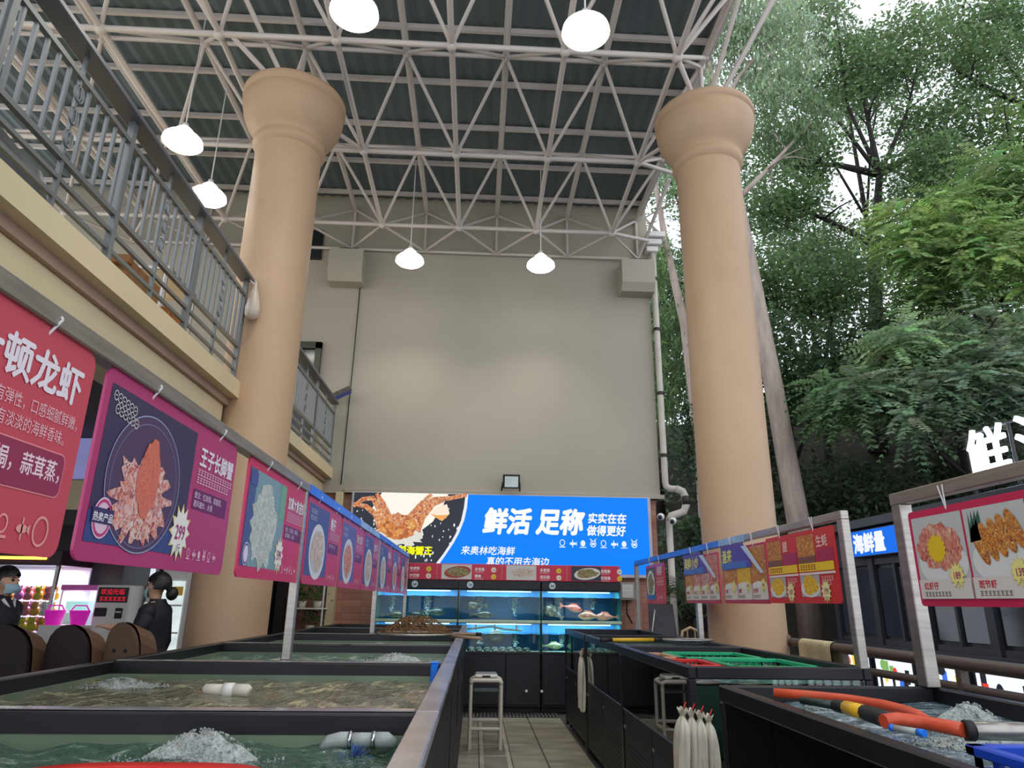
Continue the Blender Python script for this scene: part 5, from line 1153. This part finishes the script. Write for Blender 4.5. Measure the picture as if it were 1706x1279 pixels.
mchair(-2.56, 5.66, -.3, 'brown massage chair with two bolts, nearest the woman', True, w=.28, h=1.32, m_back=mat('mid_brown_leather', (104, 82, 66), .5, var=.15))
# ------------------------------------------------------------------ people
def skin_obj(name, pts, edges, m, parent, root=0, sub=2):
    me = bpy.data.meshes.new(name); o0 = wloc(parent); keys = list(pts)
    me.from_pydata([tuple(Vector(pts[k][0])-o0) for k in keys], [(keys.index(a), keys.index(b_)) for a, b_ in edges], []); me.materials.append(m)
    o = bpy.data.objects.new(name, me); col.objects.link(o); o.parent = parent
    s = o.modifiers.new('skin', 'SKIN'); s.use_smooth_shade = True
    for i, k in enumerate(keys):
        r = pts[k][1]; r = r if hasattr(r, '__len__') else (r, r); me.skin_vertices[0].data[i].radius = r; me.skin_vertices[0].data[i].use_root = (i == root)
    sb = o.modifiers.new('subsurf', 'SUBSURF'); sb.levels = sub; sb.render_levels = sub
    return o
def person(cx, cy, face, H, lb, woman):
    """standing figure in a dark suit; face = +1 looks to +x, -1 to -x"""
    t = thing('person', lb, 'person', (cx, cy, 0)); f = face; k = H/1.7
    P = lambda dx, dy, z: (cx+f*dx*k, cy+dy*k, z*k)
    sw = .17 if woman else .19
    hx, hy, hz = (.34, -.12, 1.27) if woman else (.18, -.2, .95)
    ex, ez = (.05, 1.12) if woman else (-.03, 1.12)
    B = {'pelvis': (P(0, 0, .95), .13), 'waist': (P(0, 0, 1.1), .105), 'chest': (P(0, 0, 1.28), .13), 'base': (P(-.01, 0, 1.42), .07), 'neck': (P(.0, 0, 1.46), .05), 'jaw': (P(.025, 0, 1.535), .062), 'skull': (P(.01, 0, 1.61), .085), 'crown': (P(-.005, 0, 1.655), .065), 'nose': (P(.098, 0, 1.575), .012)}
    E_ = [('pelvis', 'waist'), ('waist', 'chest'), ('chest', 'base'), ('base', 'neck'), ('neck', 'jaw'), ('jaw', 'skull'), ('skull', 'crown'), ('skull', 'nose')]
    for s_, n in ((-1, 'r'), (1, 'l')):
        B['sh'+n] = (P(-.01, s_*sw, 1.39), .052); B['el'+n] = (P(ex if s_ < 0 else -.04, s_*(sw+.04), ez), .04); B['wr'+n] = (P(hx-.1, s_*(sw+.02)*.8, hz-.03) if s_ < 0 else P(.04, s_*(sw+.05), .86), .028)
        hd = B['wr'+n][0]; d = Vector((f*.08*k, 0, .01)) if s_ < 0 else Vector((f*.01, 0, -.085*k)); pc = Vector(hd)+d; B['pa'+n] = (pc, (.036, .018))
        E_ += [('base', 'sh'+n), ('sh'+n, 'el'+n), ('el'+n, 'wr'+n), ('wr'+n, 'pa'+n)]
        dd = d.normalized(); sd = Vector((0, 1, 0))
        for q in range(4):
            a = pc+sd*(.026-.0175*q)+dd*.03; b_ = a+dd*(.032+.006*(q in (1, 2))); c = b_+dd*.02+Vector((0, 0, -.014 if s_ < 0 else 0))+Vector((f*.012 if s_ > 0 else 0, 0, 0))
            B['f%d%s' % (q, n)] = (a, .0095); B['g%d%s' % (q, n)] = (b_, .009); B['h%d%s' % (q, n)] = (c, .0075); E_ += [('pa'+n, 'f%d%s' % (q, n)), ('f%d%s' % (q, n), 'g%d%s' % (q, n)), ('g%d%s' % (q, n), 'h%d%s' % (q, n))]
        a = pc-sd*s_*.035-dd*.01; B['t0'+n] = (a, .011); B['t1'+n] = (a+dd*.035-sd*s_*.012, .009); E_ += [('pa'+n, 't0'+n), ('t0'+n, 't1'+n)]
        B['hip'+n] = (P(0, s_*.09, .9), .088); B['kn'+n] = (P(.015, s_*.095, .49), .055); B['an'+n] = (P(-.01, s_*.095, .08), .036); B['toe'+n] = (P(.13, s_*.1, .035), .032); E_ += [('pelvis', 'hip'+n), ('hip'+n, 'kn'+n), ('kn'+n, 'an'+n), ('an'+n, 'toe'+n)]
        B['ear'+n] = (P(-.005, s_*.088, 1.585), .016); E_ += [('skull', 'ear'+n)]
    skin_obj('body', B, E_, m_skin, t)
    def loft(mb, rings, n=20):
        vs = [P(cx_+rx*math.cos(2*PI*q/n), ry*math.sin(2*PI*q/n), z) for (z, rx, ry, cx_) in rings for q in range(n)]
        mb.raw(vs, [(i*n+q, i*n+(q+1) % n, (i+1)*n+(q+1) % n, (i+1)*n+q) for i in range(len(rings)-1) for q in range(n)], None, True)
    mb = MB(); loft(mb, [(.79, .155, .205, -.005), (.84, .16, .205, -.005), (.95, .165, .2, -.01), (1.03, .145, .175, 0), (1.1, .13, .16, 0), (1.2, .14, .172, .005), (1.3, .142, .186, .002), (1.37, .125, .2, -.008), (1.41, .10, .165, -.015), (1.435, .085, .115, -.018), (1.46, .072, .08, -.018), (1.485, .064, .068, -.016)])
    for s_, n in ((-1, 'r'), (1, 'l')):
        sh, el, wr = Vector(P(-.01, s_*(sw-.01), 1.37)), Vector(B['el'+n][0]), Vector(B['wr'+n][0])
        mb.ball(tuple(sh), .078*k, 12, 8); mb.path([sh, sh.lerp(el, .5), el.lerp(sh, .12), el, el.lerp(wr, .15), wr.lerp(el, .02)], [.076*k, .066*k, .058*k, .057*k, .055*k, .044*k], 12)
    mb.build('jacket', m_suit, t); mb = MB()
    if woman: loft(mb, [(.5, .165, .2, 0), (.62, .17, .205, 0), (.8, .168, .203, 0), (.98, .14, .17, 0)])
    else:
        for s_ in (-1, 1): mb.path([P(0, s_*.09, .95), P(0, s_*.09, .8), P(.01, s_*.095, .49), P(-.01, s_*.095, .08)], [.11, .105, .08, .065], 12)
    mb.build('skirt' if woman else 'trousers', m_suit, t)
    # collar
    MB().path([P(.055, -.075, 1.45), P(.09, -.03, 1.38), P(.125, -.005, 1.27)], .014, 6).path([P(.055, .075, 1.45), P(.09, .03, 1.38), P(.125, .005, 1.27)], .014, 6).build('collar', m_shirt, t)
    # hair: cap over the skull leaving the face free
    mb = MB()
    def hf(u, v):
        a = 2*PI*u; ph = (.02+.98*v)*PI*(.62 if math.cos(a) < .2 else .36+.1*abs(math.sin(a))); r = .108+.004*math.sin(20*a)
        return P(-.004+r*math.sin(ph)*math.cos(a), .094*math.sin(ph)*math.sin(a)/.1*.1, 1.607+(r+.006)*math.cos(ph))
    mb.grid(30, 12, hf); 
    if woman: mb.ball(P(-.13, 0, 1.53), .052*k, 12, 8, sc_=(1, 1, 1.15)); mb.path([P(-.09, 0, 1.58), P(-.125, 0, 1.55)], .03, 8)
    mb.build('hair', m_hair, t)
    MB().grid(10, 8, lambda u, v: P(.012+(.086+.022*math.sin(PI*v))*math.cos((u-.5)*2.3), .086*math.sin((u-.5)*2.3), 1.495+.075*v)).build('face_mask', m_mask, t)
    for s_ in (-1, 1):
        MB().path([P(.05, s_*.076, 1.555), P(0, s_*.094, 1.595)], .003, 5).build('mask_strap', m_mask, t)
        MB().ball(P(.079, s_*.034, 1.601), .011, 8, 6).build('eye', m_rubber, t); MB().path([P(.084, s_*.015, 1.622), P(.08, s_*.05, 1.624)], .004, 5).build('eyebrow', m_hair, t)
    for s_ in (-1, 1): MB().ball(P(.06, s_*.1, .04), .055, 10, 7, sc_=(2.0, .8, .7)).build('shoe', m_rubber, t)
    return t
person(-2.86, 6.6, -1, 1.70, 'masked woman in a dark suit with hair tied back, standing by the kiosk', True)
person(-3.98, 6.25, 1, 1.72, 'masked person in a dark suit at the left picture edge', False)
# plants and shelf behind the column
t = thing('plant_shelf', 'white metal shelf with plants against the tiled wall', 'shelf', (-2.55, 11.2, 0))
for xx in (-2.8, -2.3): 
    for yy in (11.0, 11.35): bar('post', (xx, yy, 0), (xx, yy, 1.95), .016, m_white, t)
for z in (1.0, 1.35, 1.9): blk('shelf', -2.82, -2.28, 10.98, 11.37, z, z+.02, m_white, t)
blk('trim_7', -2.32, -2.2, 11.3, 11.5, 0, 3.17, m_cream, kind='structure'); blk('trim_8', -3.1, -2.95, 11.3, 11.5, 0, 3.1, m_dark, kind='structure'); blk('door_3', -3.6, -3.1, 11.42, 11.5, 0, 3.0, MATS['dark_pane'], kind='structure')
m_leaf = leaf_mat('leaf')
def leaf_cloud(name, parent, centers, axes, L, Wd, colors, jitter=.25, m=None, kind='stuff'):
    """numpy cloud of folded leaf quads; centers Nx3, axes Nx3 leaf direction"""
    n = len(centers); ax = axes/np.linalg.norm(axes, axis=1, keepdims=True)
    r = RNG.normal(size=(n, 3)); sd = np.cross(ax, r); sd /= np.linalg.norm(sd, axis=1, keepdims=True)+1e-9
    Ls = L*(1+jitter*RNG.normal(size=(n, 1))).clip(.4, 1.8); Ws = Wd*(1+jitter*RNG.normal(size=(n, 1))).clip(.4, 1.8)
    V = np.stack([centers-ax*Ls*.5, centers+sd*Ws*.5, centers+ax*Ls*.5, centers-sd*Ws*.5], 1).reshape(-1, 3)
    F = np.arange(n*4).reshape(n, 4); return arr_mesh(name, V, F, colors, m or m_leaf, parent, kind=kind)
def cols(n, base, spread=.25, tipc=None):
    b_ = np.array(srgb(*base)); c = 1.8*b_*(1+spread*RNG.normal(size=(n, 1)))*(1+.08*RNG.normal(size=(n, 3))); return c.clip(.004, .9)
for (x, z, lb, n) in ((-2.65, 1.37, 'leafy potted plant on the upper tier of white shelf', 160), (-2.42, 1.37, 'small potted plant on the upper tier of white shelf', 90), (-2.5, 1.02, 'potted plant on the lower tier of white shelf', 120)):
    t = thing('potted_plant', lb, 'plant', (x, 11.18, z), 'potted plants on the white shelf'); MB().lathe([(0, 0), (.05, 0), (.07, .1), (.06, .1), (0, .08)], x, 11.18, 12, cz=z).build('pot', m_pvc, t)
    c = np.array([x, 11.18, z+.22])+RNG.normal(size=(n, 3))*[.09, .07, .09]; leaf_cloud('foliage', t, c, RNG.normal(size=(n, 3))+[0, 0, .4], .07, .03, cols(n, (70, 96, 50)))
n = 140; leaf_cloud('foliage', [o for o in bpy.data.objects if o.name == 'potted_fern'][0], np.array([-3.5, 8.6, 2.2])+RNG.normal(size=(n, 3))*[.16, .1, .1], RNG.normal(size=(n, 3)), .1, .03, cols(n, (60, 80, 44)))

# ------------------------------------------------------------------ slope and trees
m_soil = mat('dark_slope_soil', (52, 48, 40), .95, var=.4, vscale=1.2, bump=.8, bscale=3)
def hz_(x, y):
    return min(7.5, max(0, (y-12.3))*.8)+min(4.0, max(0, x-8.8)*.6)*min(1, max(0, (y-2)/6))+.25*math.sin(1.3*x+.7*y)*(1 if y > 13 or x > 10 else 0)
MB().grid(60, 60, lambda u, v: (3.2+32*u, 2+34*v, hz_(3.2+32*u, 2+34*v)-.06)).build('hill', m_soil, kind='structure')
m_bark = mat('pale_bark', (168, 152, 142), .8, var=.25, vscale=3, bump=.4, bscale=8, stretch=(3, 3, .6)); m_barkd = mat('dark_bark', (44, 38, 36), .9, var=.3, vscale=4, bump=.5, bscale=10)
def tree(name, lb, base, trunk, r0, bark, limbs, clumps, style, group='trees on the wooded slope'):
    """trunk: points; limbs: (from index, end point, radius); clumps: (centre, radii, leaves)"""
    t = thing(name, lb, 'tree', base, group)
    pts = [base]+trunk; n = len(pts); MB().path(pts, [r0*(1-.65*i/(n-1)) for i in range(n)], 10).build('trunk', bark, t)
    for (i, q, r) in limbs:
        p = Vector(pts[i]); q = Vector(q); md = (p+q)/2+Vector((random.uniform(-.2, .2), random.uniform(-.2, .2), random.uniform(-.15, .3)))*(q-p).length*.25
        tip = q+(q-p)*.15; MB().path([p, p*.4+md*.6, md, md*.5+q*.5, q, tip], [r, r*.85, r*.7, r*.55, r*.4, r*.15], 7).build('branch', bark, t)
        mb = MB()
        for _ in range(5):
            s0 = md.lerp(q, random.random()); e = s0+Vector((random.gauss(0, .5), random.gauss(0, .5), random.gauss(.1, .4))); mb.path([s0, s0.lerp(e, .5)+Vector((0, 0, .06)), e], [r*.35, r*.25, r*.1], 5)
        mb.build('twigs', bark, t)
    C, A, K = [], [], []
    for (c, rad, nl, colr) in clumps:
        nl = int(nl*(DENS if style != 'frond' else 1.25))
        d = RNG.normal(size=(nl, 3)); d /= np.linalg.norm(d, axis=1, keepdims=True); rr = RNG.random((nl, 1))**.42
        # sprays: gather leaves round sub-centres so the crown breaks into tufts
        ns = max(6, nl//45); sub = RNG.normal(size=(ns, 3)); sub /= np.linalg.norm(sub, axis=1, keepdims=True); sub *= RNG.random((ns, 1))**.4
        pick = RNG.integers(0, ns, nl); loc = sub[pick]*.9+d*rr*.34
        C.append(np.array(c)+loc*np.array(rad)); K.append(cols(nl, colr, .22))
        if style == 'droop': A.append(RNG.normal(size=(nl, 3))*.45+np.array([0, 0, -1.0]))
        elif style == 'frond': A.append(d*np.array([1, 1, .35])+np.array([0, 0, -.15])+RNG.normal(size=(nl, 3))*.2)
        else: A.append(RNG.normal(size=(nl, 3))*np.array([1, 1, .6]))
    C, A, K = map(np.concatenate, (C, A, K))
    if style != 'frond': leaf_cloud('foliage', t, C, A, .17 if style == 'droop' else .15, .045 if style == 'droop' else .075, K)
    else:   # pinnate fronds: leaflets in pairs along a drooping rachis
        ax = A/np.linalg.norm(A, axis=1, keepdims=True); sd = np.cross(ax, np.array([0, 0, 1.0])); sd /= np.linalg.norm(sd, axis=1, keepdims=True)+1e-6; nf = len(C); m_ = 8; PC, PA, PK = [], [], []
        for j in range(m_):
            s_ = (j+.5)/m_; ctr = C+ax*(.62*s_)+np.array([0, 0, -.16*s_*s_])
            for sg in (-1, 1): PC.append(ctr+sd*sg*.055*(1-.4*s_)); PA.append(sd*sg+ax*.45+np.array([0, 0, -.2])); PK.append(K)
        leaf_cloud('foliage', t, np.concatenate(PC), np.concatenate(PA), .13, .05, np.concatenate(PK), .15)
    return t
GE, GD, GA, GL, GU = (122, 138, 110), (84, 106, 68), (98, 122, 72), (114, 136, 80), (52, 68, 48)
DENS = 1.7
tree('eucalyptus_tree', 'tall pale trunked eucalyptus leaning behind the free column', (6.25, 13.2, .8), [(6.14, 13, 3), (5.95, 13, 5.66), (5.68, 13, 8.8), (5.58, 13, 10.1), (5.3, 13, 12.2), (5.15, 13, 14.5)], .24, m_bark,
     [(4, (7.3, 13, 12.0), .07), (5, (6.6, 12.6, 14.2), .07), (6, (4.6, 12.8, 15.6), .06), (6, (5.9, 13.2, 16.2), .06)],
     [((5.4, 13.2, 15.0), (1.6, 1.4, 1.6), 2600, GE), ((6.7, 12.8, 14.2), (1.2, 1.2, 1.3), 1900, GE), ((7.2, 13.2, 12.2), (1.0, 1.0, .8), 1100, (84, 104, 70)), ((4.9, 13.4, 12.4), (.9, .9, 1.4), 1000, GE), ((6.4, 13.3, 16.6), (1.8, 1.4, 1.1), 1800, GE)], 'droop')
tree('eucalyptus_tree', 'slender pale trunked eucalyptus between the wall and free column', (4.75, 14.2, 1.4), [(4.65, 14, 5), (4.51, 14, 7.48), (4.19, 14, 9.6), (4.0, 14, 11.5)], .15, m_bark,
     [(3, (3.7, 14, 10.2), .05), (4, (4.4, 14, 12.6), .05), (2, (5.1, 13.8, 8.6), .04)],
     [((4.2, 14.3, 12.3), (1.1, 1, 1.1), 1300, GE), ((4.0, 14.6, 9.4), (.9, .9, 1.0), 900, (96, 118, 76)), ((4.6, 14.8, 7.6), (1.2, .9, 1.1), 1700, GD), ((4.2, 14.9, 6.0), (1.1, .8, .9), 1300, GD)], 'droop')
tree('broadleaf_tree', 'dark branching tree high on the slope against the white sky', (10.6, 17.4, 5.4), [(10.8, 17, 8.6), (11.2, 17, 11.4), (11.7, 17, 13.8)], .26, m_barkd,
     [(3, (9.2, 17, 14.0), .12), (3, (11.6, 17, 16.8), .1), (3, (10.9, 16.6, 19), .07), (3, (14.4, 17, 15.2), .12), (2, (8.6, 16.6, 12.4), .1), (2, (13.6, 16.6, 12.6), .09), (3, (13.2, 16.4, 17.6), .07), (3, (9.4, 16.8, 16.6), .07)],
     [((9.3, 17, 14.4), (1.6, 1.3, 1.1), 2300, GD), ((11.5, 17, 17.2), (1.9, 1.4, 1.3), 2600, GD), ((10.0, 16.6, 19.0), (2.0, 1.4, 1.3), 2000, (98, 116, 84)), ((14.2, 17, 15.6), (2.2, 1.4, 1.2), 2600, GD), ((8.3, 16.6, 12.4), (1.5, 1.2, 1.0), 2000, GD), ((12.6, 16.4, 13.4), (1.6, 1.3, 1.2), 2200, GD), ((13.3, 16.4, 18.2), (2.0, 1.4, 1.3), 2100, (92, 112, 74)), ((8.8, 17.2, 16.8), (1.4, 1.2, 1.2), 1300, (102, 120, 88))], 'any')
tree('broadleaf_tree', 'tall tree spreading in the top right corner of the picture', (17.5, 17.5, 10), [(17.2, 17, 13), (16.9, 16.6, 16)], .25, m_barkd, [(2, (14.8, 16.6, 17.2), .12), (2, (17.2, 16.5, 19.2), .1), (1, (15.0, 16, 14.2), .1), (2, (15.4, 16.4, 19.4), .08)],
     [((15.6, 16.4, 17.4), (1.9, 1.4, 1.4), 2300, GD), ((17.2, 16.4, 19), (2, 1.4, 1.4), 1700, GD), ((16.6, 16, 14.8), (2.0, 1.4, 1.3), 2300, (98, 122, 68)), ((15.3, 16.4, 19.6), (1.6, 1.2, 1.0), 1200, GD)], 'any')
tree('acacia_tree', 'light green feathery tree at mid height on the right slope', (11.6, 13.2, 4.2), [(11.4, 13, 6.2), (11.0, 12.8, 8.2)], .16, m_barkd, [(2, (9.6, 12.4, 9.0), .06), (2, (11.6, 12.4, 10.2), .06), (1, (9.4, 12.2, 7.4), .06), (2, (12.6, 12.4, 9.2), .06)],
     [((9.7, 12.6, 9.2), (1.2, 1, .9), 330, GL), ((11.3, 12.4, 10.0), (1.4, 1, 1.0), 420, GA), ((9.4, 12.2, 7.9), (1.2, .9, .8), 330, GA), ((10.9, 12.0, 8.2), (1.5, .9, 1.0), 420, GL), ((12.2, 12.2, 9.4), (1.2, 1, 1.0), 300, GL)], 'frond')
tree('acacia_tree', 'grey green feathery tree low on the slope above the shop', (9.6, 12.6, 2.2), [(9.2, 12.3, 3.8), (8.8, 12, 5.2)], .13, m_barkd, [(2, (7.6, 11.8, 6.0), .05), (2, (9.4, 11.6, 6.4), .05), (1, (7.4, 11.6, 4.8), .05), (2, (10.4, 11.6, 6.4), .05)],
     [((7.7, 11.9, 6.0), (1.1, .9, .7), 300, (112, 132, 96)), ((9.2, 11.6, 6.2), (1.3, .8, .8), 360, (104, 122, 92)), ((7.6, 11.6, 5.0), (1.2, .8, .7), 300, (100, 118, 92)), ((9.2, 11.3, 5.0), (1.5, .8, .8), 360, (92, 108, 86)), ((10.4, 11.4, 6.0), (1.2, .8, 1.0), 280, (96, 114, 86)), ((6.6, 11.9, 5.3), (.8, .7, .6), 160, (84, 108, 72))], 'frond')
for i, (c, rad, nl, cl, lb) in enumerate([((5.2, 14.2, 4.4), (1.4, 1, 1.5), 2600, GU, 'dark shrub between the wall corner and the pale leaning trunk'), ((7.4, 13.6, 3.4), (1.5, 1, 1.1), 2600, GU, 'dark shrub right of the pale leaning trunk'), ((10.0, 13.2, 3.6), (2.0, 1, 1.1), 3000, GU, 'dark shrub above the shop sign'), ((13.2, 12.6, 5.0), (1.8, 1, 1.8), 2600, GU, 'dark shrub behind the glowing letters'), ((4.3, 13.4, 2.2), (1.0, .8, 1.0), 1500, GU, 'dark shrub low beside the free column'), ((8.6, 16.2, 9.6), (2.2, 1.4, 1.5), 4200, GD, 'dense green shrub tree high up behind the feathery trees'), ((6.0, 16.6, 9.2), (1.8, 1.2, 1.6), 3600, (70, 90, 62), 'dense dark shrub tree behind the free column'), ((7.2, 15.2, 6.8), (2.2, 1.2, 1.6), 4400, (66, 86, 58), 'dense dark shrub tree halfway up the slope'), ((12.8, 15.4, 10.2), (2.4, 1.2, 1.8), 4200, (88, 112, 62), 'green shrub tree behind the light green feathery tree'), ((10.4, 14.8, 7.2), (2.2, 1.2, 1.5), 3800, (66, 84, 58), 'dark shrub tree between the two feathery trees'), ((4.6, 17.0, 8.2), (1.6, 1.2, 2.2), 3400, (96, 116, 80), 'green shrub tree seen in the gap beside the downpipe'), ((7.2, 19.5, 15.4), (2.6, 1.5, 2.2), 3600, (96, 116, 82), 'distant tree crown left of the dark branches'), ((11.5, 20.5, 13.0), (3.2, 1.5, 2.0), 4200, (90, 110, 74), 'distant tree crown behind the dark fork'), ((16.5, 20, 15.0), (3.2, 1.5, 2.6), 4200, (86, 106, 70), 'distant tree crown behind the corner tree'), ((13.0, 20, 20.0), (3.4, 1.5, 2.4), 3600, (96, 116, 84), 'distant tree crown at the top edge'), ((12.5, 12.6, 3.6), (2.2, .8, 1.2), 2400, (48, 60, 50), 'dark shrub just above the shop roof'), ((15.2, 14.6, 8.4), (2.2, 1.2, 2.0), 3600, (66, 84, 58), 'dark shrub tree at the right picture edge')]):
    bz = hz_(c[0], c[1])-.1
    tree('shrub_tree', lb, (c[0], c[1]+.2, bz), [(c[0]+.1, c[1]+.1, (bz+c[2])/2), (c[0], c[1], c[2])], .12, m_barkd, [(1, (c[0]+rad[0]*.5, c[1], c[2]+rad[2]*.3), .05), (1, (c[0]-rad[0]*.5, c[1], c[2]+rad[2]*.2), .05)], [(c, rad, nl, cl)], 'any')
# palm by the railing
t = thing('fan_palm', 'fan palm with drooping fronds behind the small red board', 'palm', (3.35, 10.6, 0)); MB().path([(3.35, 10.6, 0), (3.33, 10.6, .8), (3.3, 10.58, 1.3)], [.09, .08, .06], 10).build('trunk', m_barkd, t)
rs = random.Random(31)
for i in range(11):
    a = rs.uniform(0, 2*PI); e = rs.uniform(.1, 1.2); d = Vector((math.cos(a)*math.cos(e), math.sin(a)*math.cos(e), math.sin(e))); hub = Vector((3.3, 10.58, 1.3))+d*.4; mb = MB(); mb.path([(3.3, 10.58, 1.3), hub], .008, 5, c=srgb(70, 86, 52))
    sd = d.cross(Vector((0, 0, 1))).normalized(); upv = sd.cross(d)
    for k in range(13):
        th = (k-6)*.2; dd = (d*math.cos(th)+sd*math.sin(th)).normalized(); p1 = hub+dd*.26; p2 = hub+dd*.46+Vector((0, 0, -.1)); w = dd.cross(upv).normalized()*.014
        mb.raw([hub, p1-w, p2, p1+w], [(0, 1, 2, 3)], srgb(rs.randint(54, 74), rs.randint(78, 98), rs.randint(50, 64)))
    mb.build('frond', m_leaf, t)
